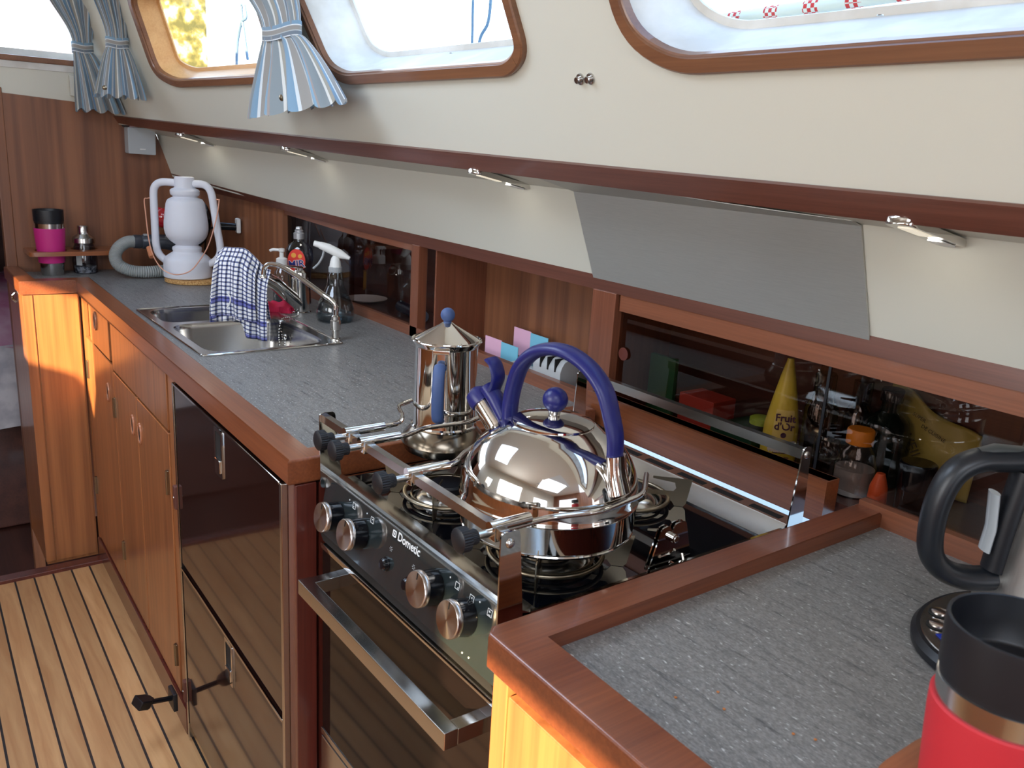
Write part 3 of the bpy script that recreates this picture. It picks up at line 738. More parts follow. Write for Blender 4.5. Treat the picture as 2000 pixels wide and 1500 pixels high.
# cap rail under the lining
CAPA = lambda y: (.640-hk(y, .15), 1.108+.05*max(0, y-1.5)**1.2)
strip(CAPA, lambda y: (TRIMTOP(y)[0]-.003, TRIMTOP(y)[1]), 'top_rail', W_rail, .03, parent=lk, angle=25)
def seg_strip(name, f0, z0, z1, th, y0, y1, material, x_off=0, n=10):
    ys = [y0+(y1-y0)*i/n for i in range(n+1)]
    return strip(lambda y: (f0(y)+x_off, z0(y) if callable(z0) else z0), lambda y: (f0(y)+x_off, z1(y) if callable(z1) else z1), name, material, th, ys=ys, parent=lk, angle=25)
cz = lambda y: CAPA(y)[1]+.001
seg_strip('frame_rail', backx, 1.078, cz, .018, -1.3, .52, W_lock, .003)
seg_strip('frame_rail', backx, lambda y: cz(y)-.017, cz, .018, 1.258, 2.0, W_lock, .003)
seg_strip('frame_rail', backx, .86, .908, .018, -1.3, .0, W_lock, -.006)
seg_strip('frame_rail', backx, .86, .906, .016, .59, 2.0, W_lock, -.004)
seg_strip('frame_rail', backx, .86, .924, .030, .038, .55, W_fid, -.03, 2)
seg_strip('sill', lambda y: .617, .9225, .9240, .022, .040, .545, M_bshin, 0, 2)
for y0, y1 in ((.525, .588), (1.225, 1.262)):
    B().box(.636, .662, y0, y1, .86, cz(y0), .002).done('upright', W_lockz, lk)
B().box(.648, .80, 1.160, 1.166, .87, 1.12).done('partition', W_lockz, lk)
B().box(.648, .85, .57, .578, .87, 1.12).done('partition', W_lockz, lk)
# plain veneer panel at the far end, beside the bulkhead
seg_strip('end_panel', backx, .86, cz, .016, 2.0, YB, W_bulk, -.001)
B().box(.84, .85, -1.3, .575, .86, 1.13).done('back_panel', W_dark, lk)
B().box(.795, .803, .575, 1.165, .86, 1.13).done('back_panel', W_bulk, lk)
B().box(.84, .85, 1.165, 2.5, .86, 1.17).box(.58, .85, 2.47, 2.48, .86, 1.16).done('back_panel', W_dark, lk)
B().box(.65, .85, -1.3, 1.95, .868, .884).box(.60, .85, 1.95, 2.48, .868, .884).done('shelf', W_dark, lk)
B().box(.65, .85, -1.3, 1.6, 1.125, 1.135).box(.65, .85, 1.6, 2.48, 1.150, 1.160).done('shelf', W_dark, lk)
# smoked sliding doors
def pane(y0, y1, z0, z1, x_off, hole=None):
    b = B(); n = 6; 
    for i in range(n):
        a = y0+(y1-y0)*i/n; c = y0+(y1-y0)*(i+1)/n
        b.bm.faces.new([b.bm.verts.new(p) for p in ((backx(a)+x_off, a, z0), (backx(c)+x_off, c, z0), (backx(c)+x_off, c, z1), (backx(a)+x_off, a, z1))])
    bmesh.ops.remove_doubles(b.bm, verts=b.bm.verts, dist=1e-5)
    return b.done('sliding_door', M_glassd, lk, smooth=False)
pane(-1.3, .10, .906, 1.080, .008); p2 = pane(.085, .53, .915, 1.080, .014)
b = B().lathe([(0, .012), (.001, .012)], (.651, .507, 1.00), 24, rotM((-1, 0, 0))); b.done('finger_hole', mat('brown_ring', (96,44,34), .5), p2)
pane(1.258, 1.62, .904, 1.108, .008); pane(1.60, 2.005, .904, 1.118, .014)
B().box(.6465, .6475, .083, .087, .905, 1.08).done('door_edge', M_bplas, lk)

# steel splash panel behind the cooker
SPL0 = lambda y: (LIN(y)[0]+(SOFFIT(y)[0]-LIN(y)[0])*.03-.004, LIN(y)[1]+(SOFFIT(y)[1]-LIN(y)[1])*.03-.001); SPL1 = lambda y: (SOFFIT(y)[0]-.003, SOFFIT(y)[1]-.002)
sp_ = thing('splashback', 'brushed stainless splash panel on the cream lining above the cooker', 'splashback', (.6, .3, 1.14))
ys = [.03, .31, .595]
strip(SPL0, SPL1, 'sheet', M_steelb, .002, ys=ys, parent=sp_, smooth=False)
strip(SPL1, lambda y: (SOF2(y)[0]+.012+.07*max(0, (.33-y)/.3)**2, SOF2(y)[1]-.006-.01*max(0, (.33-y)/.3)), 'fold', M_steelb, .001, ys=[.03, .12, .2, .26, .33, .45, .595], parent=sp_, smooth=False)

# ------------------------------------------------------------------ under-shelf lamps
def under_lamp(y, lab, first=[None]):
    x = (SOFFIT(y)[0]+RAILLOW(y)[0])/2; z = (SOFFIT(y)[1]+RAILLOW(y)[1])/2-.001
    nb = Vector((SOFFIT(y)[1]-RAILLOW(y)[1], 0, -(SOFFIT(y)[0]-RAILLOW(y)[0]))).normalized()
    if nb.z > 0: nb = -nb
    if first[0] is not None:
        o = dup(first[0], Vector((x, y, z))-Vector(first[0].location), lab)
        ph = math.atan2(RAILLOW(y+.02)[0]-RAILLOW(y-.02)[0], .04); o.rotation_euler[2] = -ph
        return o
    t = thing('strip_lamp', lab, 'lamp', (x, y, z), 'lamps under the grab rail')
    M = Matrix.Translation((x, y, z)) @ rotM(nb)
    B().prism(fil2([(-.018, -.07), (.018, -.07), (.018, .07), (-.018, .07)], .015, 6), -.002, .0068, 'z', .002, M).done('housing', M_steelp, t)
    B().prism(fil2([(-.009, .0), (.009, .0), (.009, .052), (-.009, .052)], .006, 3), .0070, .0076, 'z', 0, M).done('lens', M_led, t)
    B().prism(fil2([(-.010, -.055), (.010, -.055), (.010, -.018), (-.010, -.018)], .006, 3), .0072, .0095, 'z', .001, M).done('switch', M_whitep, t)
    first[0] = t
    return t
def lamp_light(y):
    x = (SOFFIT(y)[0]+RAILLOW(y)[0])/2-.01; z = (SOFFIT(y)[1]+RAILLOW(y)[1])/2-.014
    lamp('strip_lamp_light', 'AREA', (x, y, z), (.1, 0, -1), .07, (1, .95, .86), .018, .07)
for y_ in (.745, -.085, 1.62, 2.22): lamp_light(y_)
under_lamp(.745, 'slim chrome lamp under the grab rail, just left of the steel panel')
under_lamp(-.085, 'slim chrome lamp under the grab rail, right of the steel panel')
under_lamp(1.62, 'slim chrome lamp under the grab rail, below the tied curtain')
under_lamp(2.22, 'slim chrome lamp under the grab rail, nearest the white wall box')

# white box in the corner
wb = thing('wall_box', 'small white square box under the rail in the bulkhead corner', 'wall box', (.315, 2.5, 1.26))
B().prism(fil2([(.273, 1.262), (.358, 1.260), (.360, 1.344), (.274, 1.345)], .004, 3), 2.474, 2.523, 'y', .002).done('cover', M_greyp, wb)
B().box(.308, .326, 2.4725, 2.4745, 1.276, 1.279, .0005, seg=1).done('mark', M_whitep, wb)
# snap studs
for i, y in enumerate((.405, .383)):
    lab = ('dull metal snap stud on the cream cabin side, left of the pair', 'dull metal snap stud on the cream cabin side, right of the pair')[i]
    p = wpt(y, 1.452, 0); M = rotM((-1, 0, -.35))
    t = thing('snap_stud', lab, 'snap stud', p, 'snap studs on the cabin side')
    B().lathe([(0, .0085), (.002, .008), (.0025, .006)], p, 24, M).done('washer', M_steel, t)
    B().lathe([(.0025, .0045), (.006, .0045), (.0075, .0055), (.009, .0045), (.0095, 0)], p, 20, M).done('stud', M_steel, t)

# ------------------------------------------------------------------ curtains
def curtain(name, lab, base, top, tie, bot, ztop, ztie, zbot, dirv, off, folds=7, seed=1, flare=.012, tilt=0, snap=None, lift=None):
    """top/tie/bot: (s_left, s_right) along dirv measured from base; off: direction into the room"""
    t = thing(name, lab, 'curtain', Vector(base))
    dv = Vector(dirv).normalized(); of = Vector(off).normalized(); rnd = random.Random(seed); ph = [rnd.random()*6 for _ in range(4)]
    def row(v):
        if v < .42:
            k = v/.42; kk = sm(k); s0 = top[0]+(tie[0]-top[0])*kk; s1 = top[1]+(tie[1]-top[1])*kk; z = ztop+(ztie-ztop)*k
        elif v < .5:
            s0, s1 = tie; z = ztie-(v-.42)/.08*.022
        else:
            k = (v-.5)/.5; kk = k**.75; s0 = tie[0]+(bot[0]-tie[0])*kk; s1 = tie[1]+(bot[1]-tie[1])*kk; z = (ztie-.022)+(zbot-ztie+.022)*k
        return s0, s1, z
    def fn(u, v):
        s0, s1, z = row(v); a = u*2*PI
        cx = (s0+s1)/2; hw = (s1-s0)/2
        pin = 1 if v < .42 else 1
        depth = .018+.010*abs(v-.46)*2
        if v > .5: depth = .016+.030*((v-.5)/.5)
        k = abs(v-.46)/.46; amp = (.0025+.0075*min(1, abs(v-.46)*3.2))
        if v > .5: amp = .003+flare*min(1, (v-.5)*2.6)
        r = 1 + 0*amp
        c_, s_2 = math.cos(a), math.sin(a)
        rip = amp*math.sin(folds*2*a/2*2+ph[0]+1.2*v)+.4*amp*math.sin(folds*3.1*a/2+ph[1])*0
        px_ = cx + hw*c_*(1) + rip*c_*.35
        po = depth*s_2 + rip*(.35+.65*abs(s_2))
        zz = z
        if v > .5:
            kk = (v-.5)/.5
            zz += tilt*kk*(px_-cx) - .006*kk*math.sin(folds*2*a+ph[0])
            if lift: zz += kk*lift*max(0, (px_-cx)/hw)**1.5
        return Vector(base)+dv*px_+of*(po+.018)+Vector((0, 0, zz-base[2]))
    b = B().grid(fn, 150, 44, lambda u, v: (u*6.0+.1, v), closed=True)
    b.done('cloth', M_curt, t, angle=80)
    s0, s1 = tie; cx = (s0+s1)/2; hw = (s1-s0)/2
    def band(u, v):
        a = u*2*PI
        return Vector(base)+dv*(cx+(hw+.004)*math.cos(a))+of*((.0215)*math.sin(a)+.018)+Vector((0, 0, ztie+.004-.030*v+.002*math.sin(3*a)+.10*tilt*math.cos(a)*hw-base[2]))
    b = B().grid(band, 60, 6, lambda u, v: (v*.42+.02, u), closed=True)
    b.done('tie_band', M_curt, t, angle=80)
    if snap:
        p = Vector(base)+dv*snap[0]+of*snap[2]+Vector((0, 0, snap[1]-base[2]))
        B().lathe([(0, .007), (.002, .0068), (.0045, .004), (.005, 0)], p, 20, rotM(of)).done('snap', M_tarn, t)
    return t
# third curtain: right side of window_1
curtain('tied_curtain', 'blue and grey striped curtain tied back between the two near windows', (.352, 0, 1.40), (1.28, 1.56), (1.230, 1.422), (1.025, 1.485), 1.72, 1.580, 1.408,
        (0, 1, 0), (-1, 0, -.2), folds=6, seed=3, lift=0, tilt=-.06, snap=(1.21, 1.437, .066))
curtain('tied_curtain', 'grey-blue striped curtain tied back at the windscreen, hanging behind its neighbour', (0, 2.482, 1.38), (.055, .215), (.128, .182), (.125, .262), 1.75, 1.582, 1.387,
        (1, 0, 0), (0, -1, 0), folds=5, seed=5)
curtain('tied_curtain', 'pale striped curtain with eyelet tied back at the cabin corner, in front of its neighbour', (0, 2.335, 1.42), (.155, .250), (.192, .248), (.150, .290), 1.75, 1.592, 1.430,
        (1, -.15, 0), (-.15, -1, 0), folds=5, seed=9, snap=(.176, 1.452, .062))

# ------------------------------------------------------------------ cooker
ck = thing('cooker', 'stainless gimballed gas cooker with black glass hob and oven', 'cooker', (.3, .265, .3))
YL, YR = .488, .042
B().box(.056, .56, YR, YL, .33, .852, .003).done('body', M_steel, ck)
B().box(.11, .54, YR+.006, YL-.006, .852, .8565, .002).done('hob_glass', M_black, ck)
# front ridge and sloping bevel
B().prism([(.064, .866), (.0655, .8795), (.070, .8805), (.078, .8785), (.118, .857), (.118, .852), (.064, .852)], YR, YL, 'y').done('front_ridge', M_steel, ck, angle=20)
for y0 in (YR, YL-.004):
    B().prism([(.07, .852), (.56, .852), (.56, .870), (.09, .872), (.07, .876)], y0, y0+.004, 'y').done('side_rim', M_steelp, ck)
# rear flue strip
b = B().prism([(.506, .857), (.532, .8735), (.534, .8755), (.562, .8755), (.562, .852), (.506, .852)], YR, YL, 'y'); vs_ = b.done('flue_strip', M_steel, ck, angle=20)
for i in range(6):
    y0 = YR+.018+i*.070
    B().box(.540, .552, y0, y0+.052, .8753, .8759, 0).done('slot', M_shadow, vs_)
# control panel (slopes back towards the ridge)
pn = B().prism([(.046, .797), (.052, .795), (.0655, .876), (.0600, .878)], YR, YL, 'y', .0008).done('control_panel', mat('panel_glass', (34,42,44), .12, 0, **{'Coat Weight': 1, 'Coat Roughness': .03, 'Coat IOR': 1.5}), ck, angle=20)
pdir = (Vector((.0600, 0, .878))-Vector((.046, 0, .797))).normalized(); pnrm = Vector((-pdir.z, 0, pdir.x))
def ppt(y, t, h=0):
    """point on control panel, t = 0 bottom .. 1 top"""
    return Vector((.046+.014*t, y, .797+.081*t)) + pnrm*h
def pmat(y, t, h=.0006):
    M = Matrix((( 0, pdir.x, pnrm.x, 0), (-1, 0, 0, 0), (0, pdir.z, pnrm.z, 0), (0, 0, 0, 1)))
    M.translation = ppt(y, t, h); return M
knobs = [(.436, .48), (.364, .52), (.178, .62), (.108, .58)]
for i, (y, t) in enumerate(knobs):
    rr = .0212 if i < 2 else .0218
    kb = B().lathe([(0, rr*.95), (.003, rr*1.0), (.016, rr*.93), (.020, rr*.96)], ppt(y, t), 48, rotM(pnrm)).done('knob', M_bshin, pn)
    B().lathe([(.020, rr), (.026, rr), (.0275, rr*.95), (.0276, 0)], ppt(y, t), 48, rotM(pnrm)).done('knob_cap', M_spun, kb)
    Mk = rotM(pnrm); q = pmat(y, t, .0278)
    B().box(-.0005, .0005, rr*.55, rr*.92, 0, .0003, mtx=q).done('pointer', M_shadow, kb)
for i, (y, t) in enumerate(((.290, .38), (.232, .36))):
    B().lathe([(0, .0095), (.002, .0095), (.0025, .008), (.006, .0078), (.008, .006), (.0082, 0)], ppt(y, t), 24, rotM(pnrm)).done('push_button', M_bshin, pn)
# printed marks
b = B().add_text('Dometic', .0155, pmat(.247, .92), .0002, .0002); b.done('logo_text', M_ink, pn, smooth=False)
b = B().holed(fil2([(-.0045,-.0045),(.0045,-.0045),(.0045,.0045),(-.0045,.0045)], .0015, 3), [fil2([(-.0028,-.0028),(.0028,-.0028),(.0028,.0028),(-.0028,.0028)], .001, 2)], 0, .0003).box(-.0012, .0012, -.0016, .0016, 0, .0003)
M_ = pmat(.283, .92)
b.tf(lambda c: M_ @ c); b.done('logo_badge', M_ink, pn, smooth=False)
def sq_mark(y, t, dots, bar=False):
    M_ = pmat(y, t); b = B(); s = .0042
    b.holed([(-s,-s),(s,-s),(s,s),(-s,s)], [[(-s+.0006,-s+.0006),(s-.0006,-s+.0006),(s-.0006,s-.0006),(-s+.0006,s-.0006)]], 0, .0002)
    for dx, dy in dots: b.lathe([(0, .0009), (.0002, .0009)], (dx, dy, 0), 10)
    if bar: b.box(-.0022, .0022, -.003, -.0023, 0, .0002)
    b.tf(lambda c: M_ @ c); b.done('printed_symbol', M_ink, pn, smooth=False)
sq_mark(.395, .86, [(-.001, -.0016)]); sq_mark(.342, .86, [(.001, .0012)]); sq_mark(.135, .88, [(.0016, -.002)])
sq_mark(.105, .86, [(0, .001)], True); sq_mark(.070, .86, [(0, .001), (-.001, .0016)], True)
for y, t in ((.410, .90), (.358, .90), (.151, .92), (.090, .90), (.108, .70), (.103, .08), (.090, .09)):
    M_ = pmat(y, t); B().lathe([(0, .0011), (.0002, .0011)], (0, 0, 0), 12).tf(lambda c: M_ @ c).done('printed_dot', M_ink, pn, smooth=False)
for y, t in ((.285, .66), (.228, .66)):
    M_ = pmat(y, t); b = B()
    for k in range(6):
        a = k*PI/3; b.box(.0016, .0034, -.0002, .0002, 0, .0002, mtx=M_ @ Matrix.Rotation(a, 4, 'Z'))
    b.done('spark_symbol', M_ink, pn, smooth=False)
# tick marks round the two oven knobs
# door
dr = B().box(.0505, .0565, YR+.004, YL-.004, .458, .772, .0015).done('oven_door', mat('oven_glass', (16,11,11), .05, 0, **{'IOR': 1.30}), ck)
B().box(.0485, .058, YR+.002, YL-.002, .768, .7765, .001).done('door_top_strip', M_steelp, dr)
B().box(.049, .0565, YR+.002, YL-.002, .450, .460, .001).done('door_bottom_strip', M_steel, dr)
B().prism([(.046, .797), (.052, .779), (.058, .779), (.058, .797)], YR+.004, YL-.004, 'y').done('vent_lip', M_shadow, ck)
B().box(.050, .056, YR, YL, .33, .444, .002).done('lower_panel', M_steel, ck)
hd = B().box(-.005, .013, YR+.012, YL-.046, .728, .750, .0012).done('door_handle', M_steel, dr)
for y0 in (YR+.012, YL-.064):
    B().box(.0125, .051, y0, y0+.018, .729, .749, .001).done('handle_arm', M_steel, hd)
# stanchions and fiddle bars
def plate(pts, y, name='stanchion', scr=None):
    o = B().prism(fil2(pts, .006, 4), y, y+.002, 'y').done(name, M_steelp, ck)
    if scr:
        B().lathe([(0, .0055), (.0015, .005), (.003, .003), (.0032, 0)], (scr[0], y, scr[1]), 18, rotM((0, -1, 0))).done('screw', M_steel, o)
    return o
plate([(.050, .860), (.084, .860), (.072, .974), (.048, .974)], YL)
plate([(.046, .860), (.080, .860), (.068, .975), (.044, .975)], YR-.002, scr=(.056, .962))
plate([(.522, .866), (.555, .866), (.548, .985), (.528, .985)], YL)
plate([(.533, .866), (.568, .866), (.562, .985), (.545, .985)], YR-.002, scr=(.553, .974))
B().prism([(.052, .960), (.062, .960), (.062, .971), (.052, .971)], YR, YL, 'y', .0008, seg=1).done('front_bar', M_steel, ck, angle=20)
B().prism([(.545, .968), (.557, .968), (.557, .982), (.545, .982)], YR, YL, 'y', .0008, seg=1).done('rear_bar', M_steel, ck, angle=20)
# clamp arms
arms = [
 (.404, [(.068, .404, .972), (.130, .404, .972), (.150, .43, .972), (.168, .480, .972), (.20, .494, .972)]),
 (.360, [(.068, .360, .970), (.122, .362, .970), (.150, .378, .970), (.225, .372, .970), (.285, .402, .970)]),
 (.237, [(.068, .237, .968), (.122, .247, .968), (.150, .272, .968), (.196, .300, .968), (.26, .298, .968)]),
 (.064, [(.068, .064, .965), (.125, .066, .965), (.190, .050, .965), (.268, .062, .965), (.318, .108, .965)]),
]
for y, pts in arms:
    cl_ = B().tube([(.046, y, .972), (.105 if y != .064 else .098, y, .972)], .0062, 16).box(.049, .066, y-.0065, y+.0065, .956, .975, .002).done('clamp', M_steelp, ck)
    B().tube(pts, .0036, 10, fil=.018).done('arm', M_steelp, cl_)
    B().tube([(.026, y, .966), (.050, y, .966)], .0045, 12).done('spindle', M_steel, cl_)
    B().lathe([(0, .010), (.002, .0135), (.012, .0135), (.014, .009), (.019, .008), (.022, .0085), (.024, .0075)], (.006, y, .966), 56, rotM((1, 0, 0)), gear=.05).done('clamp_knob', M_bplas, cl_)
# burners
def burner(cx, cy, R0, name_lab):
    bz = .8566
    bs = B().lathe([(0, R0*.42), (.006, R0*.44), (.010, R0*.40), (.013, R0*.36)], (cx, cy, bz), 40).done('burner', M_tarn, ck)
    B().lathe([(.013, R0*.40), (.022, R0*.42), (.025, R0*.38), (.026, 0)], (cx, cy, bz), 40).done('burner_cap', M_bplas, bs)
    B().lathe([(0, R0*.80), (.003, R0*.78), (.009, R0*.62), (.010, R0*.50), (.008, R0*.45)], (cx, cy, bz), 48, caps=False).done('drip_dish', M_steel, bs)
    B().lathe([(0, .0025), (.018, .0025), (.020, 0)], (cx-R0*.45, cy+R0*.12, bz), 10).done('igniter', M_whitep, bs)
    ps = B().tube([(cx+R0*math.cos(a*2*PI/48), cy+R0*math.sin(a*2*PI/48), bz+.010) for a in range(48)], .0032, 10, closed=True)
    ps.tube([(cx+R0*.84*math.cos(a*2*PI/48), cy+R0*.84*math.sin(a*2*PI/48), bz+.007) for a in range(48)], .002, 8, closed=True)
    po = ps.done('pan_support', M_tarn, ck)
    for k in range(4):
        a = PI/4+k*PI/2; M = Matrix.Translation((cx, cy, 0)) @ Matrix.Rotation(a, 4, 'Z')
        pr = [(R0*.42, .872), (R0*.95, .872), (R0*.98, .864), (R0*1.08, .864), (R0*1.16, .857), (R0*1.36, .857), (R0*1.42, .862), (R0*1.52, .9),
              (R0*.95, .9), (R0*.60, .9), (R0*.60, .897), (R0*1.12, .893), (R0*1.16, .884), (R0*1.10, .879), (R0*.42, .879)]
        B().prism(pr, -.0008, .0008, 'y', mtx=M).done('support_fin', M_tarn, po)
burner(.205, .160, .072, ''); burner(.197, .378, .062, ''); burner(.425, .245, .062, '')
# gimbal lock bracket near the worktop edge
for y in (.058, .064):
    pr_ = [(.285, .860), (.362, .860), (.345, .916), (.326, .916), (.322, .905), (.316, .916), (.303, .914)]
    lb = B().prism(fil2(pr_, .004, 3), y, y+.0018, 'y').done('lock_plate', M_steelp, ck)
B().lathe([(0, .006), (.006, .006), (.0065, .004), (.008, .004)], (.322, .058, .899), 16, rotM((0, -1, 0))).done('lock_stud', M_steelp, lb)
B().tube([(.312, .050, .872), (.318, .046, .868), (.334, .046, .868), (.336, .052, .876)], .0022, 8).done('lock_clip', M_steelp, lb)

# ------------------------------------------------------------------ kettle
KX, KY, KZ = .210, .168, .9
kt = thing('whistling_kettle', 'round polished steel whistling kettle with blue arched handle on the hob', 'kettle', (KX, KY, KZ))
kp = [(0, .100), (.001, .1065), (.004, .1085), (.0055, .1075), (.008, .1085), (.040, .1105), (.0425, .1120), (.0445, .1115), (.046, .1108)]
for k in range(1, 17):
    a = k/16*1.14; kp.append((.046+.091*math.sin(a)*1.0, .1108*math.cos(a)**.80 if math.cos(a) > 0 else 0))
kp = [p for p in kp if p[1] > .056 or p[0] < .06]
zt = kp[-1][0]
kp += [(zt+.006, .0525), (zt+.0062, .051)]
body = B().lathe(kp, (KX, KY, KZ), 96, caps=True).done('body', M_steelk, kt, angle=30)
B().lathe([(zt+.004, .0505), (zt+.0085, .050), (zt+.0105, .046), (zt+.0135, .030), (zt+.0155, .012), (zt+.0156, 0)], (KX, KY, KZ), 64).done('lid', M_steelk, kt)
LT = KZ+zt+.0155
B().lathe([(0, .0065), (.003, .0075), (.006, .0075), (.008, .008)], (KX, KY, LT), 24).done('lid_neck', M_steel, kt)
kc = LT+.004+.0155
B().lathe([(-.0155*math.cos(i/16*PI), .0155*math.sin(i/16*PI)) for i in range(17)], (KX, KY, kc), 32).done('lid_knob', M_blue, kt)
# handle: arch in the spout plane, u = towards the spout (image left) = (-.86,.5)
hu = Vector((-.17, .985, 0)).normalized()
def kpnt(u, z, w=0):
    hv = Vector((-hu.y, hu.x, 0)); return Vector((KX, KY, 0))+hu*u+hv*w+Vector((0, 0, z))
hs = [(-.0955, KZ+.112), (-.0935, KZ+.138), (-.086, KZ+.160), (-.072, KZ+.190), (-.044, KZ+.213), (-.006, KZ+.223), (.032, KZ+.215), (.058, KZ+.192), (.070, KZ+.160), (.074, KZ+.130), (.072, KZ+.110)]
def catmull(P, n=6):
    out = []
    P = [2*P[0]-P[1]]+P+[2*P[-1]-P[-2]]
    for i in range(1, len(P)-2):
        for k in range(n):
            t = k/n; p0, p1, p2, p3 = P[i-1], P[i], P[i+1], P[i+2]
            out.append(.5*((2*p1)+(-p0+p2)*t+(2*p0-5*p1+4*p2-p3)*t*t+(-p0+3*p1-3*p2+p3)*t**3))
    out.append(P[-2]); return out
hp = catmull([kpnt(*p) for p in hs])
hv = Vector((-hu.y, hu.x, 0)); nn = len(hp)
B().tube(hp, .01, 20, flat=hv, rr=[(.0120+.0025*math.sin(PI*i/(nn-1)), .0080) for i in range(nn)]).done('handle', M_blue, kt)
for u, z0, z1, l in ((-.0965, .074, .118, 1), (.073, .094, .116, -1)):
    b = B()
    q0 = catmull([kpnt(u*1.12 if l > 0 else u*1.3, KZ+z0), kpnt(u*(1.04 if l > 0 else 1.08), KZ+(z0+z1)/2), kpnt(u*1.005, KZ+z1)])
    b.tube(q0, .01, 16, flat=hv, rr=[(.0165-.00015*i, .0105-.0001*i) for i in range(len(q0))]); b.done('handle_bracket', M_steelk, kt)
# spout
s0 = kpnt(.066, KZ+.078); s1 = kpnt(.126, KZ+.128)
B().tube([s0, s1], .0155, 28, rr=[(.0175, .0175), (.0135, .0135)]).done('spout', M_steelk, kt)
sd = (s1-s0).normalized()
B().tube([s1-sd*.004, s1+sd*.004, s1+sd*.014, s1+sd*.020], .015, 28, rr=[(.0158, .0158), (.0170, .0170), (.0150, .0150), (.006, .006)]).done('whistle_cap', M_blue, kt)
q = [s1+sd*.006+Vector((0, 0, .008)), kpnt(.105, KZ+.156), kpnt(.098, KZ+.166)]
B().tube([kpnt(.076, KZ+.108), kpnt(.100, KZ+.138), kpnt(.116, KZ+.150)], .012, 16, flat=hv, rr=[(.010, .007), (.013, .010), (.012, .010)]).done('whistle_lever', M_blue, kt)
B().tube(catmull([kpnt(.104, KZ+.148), kpnt(.098, KZ+.166), kpnt(.104, KZ+.182), kpnt(.113, KZ+.188)]), .01, 12, flat=hv, rr=[(.0125, .0035)]*19).done('thumb_tab', M_blue, kt)

# ------------------------------------------------------------------ milk frother / moka pot
MX, MY, MZ = .224, .438, .9
mk = thing('cappuccino_maker', 'steel cappuccino pot with conical lid and blue ball knob on the hob', 'coffee pot', (MX, MY, MZ))
mp_ = [(0, .030), (.001, .034), (.006, .046), (.012, .057), (.024, .0625), (.034, .060), (.044, .051), (.0475, .0475)]
B().lathe(mp_, (MX, MY, MZ), 64).done('base_bulb', steel('tea_stained_steel', (126,116,102), .2), mk)
B().lathe([(.0475, .0490), (.050, .0490), (.052, .0465), (.056, .0462), (.168, .0462), (.171, .0475), (.176, .0515), (.1775, .0520), (.1785, .051), (.177, .049)], (MX, MY, MZ), 72).done('cylinder', M_steelk, mk, angle=30)
B().lathe([(.1765, .048), (.179, .047), (.181, .0445), (.199, .012), (.202, .008), (.2022, 0)], (MX, MY, MZ), 48).done('lid', M_steelk, mk, angle=25)
B().lathe([(.201, .006), (.204, .0055)]+[(.2135-.0105*math.cos(i/14*PI), .0105*math.sin(i/14*PI)) for i in range(3, 15)], (MX, MY, MZ), 28).done('lid_knob', M_blue2, mk)
mu = Vector((-.604, -.797, 0)); mu = (Matrix.Rotation(math.radians(-3), 3, 'Z') @ mu)
def mpt(u, z): return Vector((MX, MY, MZ))+mu*u+Vector((0, 0, z))
mv = Vector((-mu.y, mu.x, 0))
hp = catmull([mpt(.050, .146), mpt(.062, .150), mpt(.071, .140), mpt(.075, .122), mpt(.074, .100), mpt(.068, .078), mpt(.054, .070)])
B().tube(hp, .008, 16, flat=mv, rr=[(.0085, .0055)]*len(hp)).done('handle', M_blue2, mk)
B().lathe([(0, .004), (.001, .004), (.0012, 0)], mpt(.0765, .128), 14, rotM(mu)).done('handle_screw', M_steel, mk)
B().box(-.012, .012, -.004, .004, 0, .006, .001, mtx=Matrix.Translation(mpt(.0485, .166)) @ Matrix.Rotation(math.atan2(mv.y, mv.x), 4, 'Z')).done('lid_hinge', M_steelp, mk)
B().box(-.006, .006, -.004, .004, 0, .030, .001, mtx=Matrix.Translation(mpt(.0475, .137)) @ Matrix.Rotation(math.atan2(mv.y, mv.x), 4, 'Z')).done('handle_bracket', M_steelp, mk)

# ------------------------------------------------------------------ sink
sk = thing('sink', 'square stainless inset sink with two bowls in the far worktop', 'sink', (.27, 1.5, .75))
rim = fil2([(.108, 1.228), (.443, 1.228), (.443, 1.79), (.108, 1.79)], .012, 4)
B().holed(rim, [bowlA, bowlB], .8802, .8828).done('rim', M_steel, sk)
rt_ = [Vector((a, c, .8828)) for a, c in shrink(rim, .003)]
B().tube(rt_, .0022, 8, closed=True).done('rim_bead', M_steelp, sk)
def bowl(lp, dep):
    b = B(); cx = sum(p[0] for p in lp)/len(lp); cy = sum(p[1] for p in lp)/len(lp); R_ = []
    for z, s in ((.8826, 1.0), (.879, .985), (.87, .975), (.882-dep+.02, .93), (.882-dep+.006, .89), (.882-dep, .80), (.881-dep, .15), (.879-dep, 0.001)):
        R_.append([b.bm.verts.new((cx+(a-cx)*s, cy+(c-cy)*s, z)) for a, c in lp])
    n = len(lp)
    for a, c in zip(R_, R_[1:]):
        for i in range(n): j = (i+1) % n; b.bm.faces.new((a[i], a[j], c[j], c[i]))
    o = b.done('bowl', M_steel, sk, angle=60)
    B().lathe([(0, .022), (.002, .021), (.002, .015), (.0005, .0145), (.0005, 0)], (cx, cy, .882-dep), 28).done('drain', M_steelp, o)
bowl(bowlA, .14); bowl(bowlB, .12)
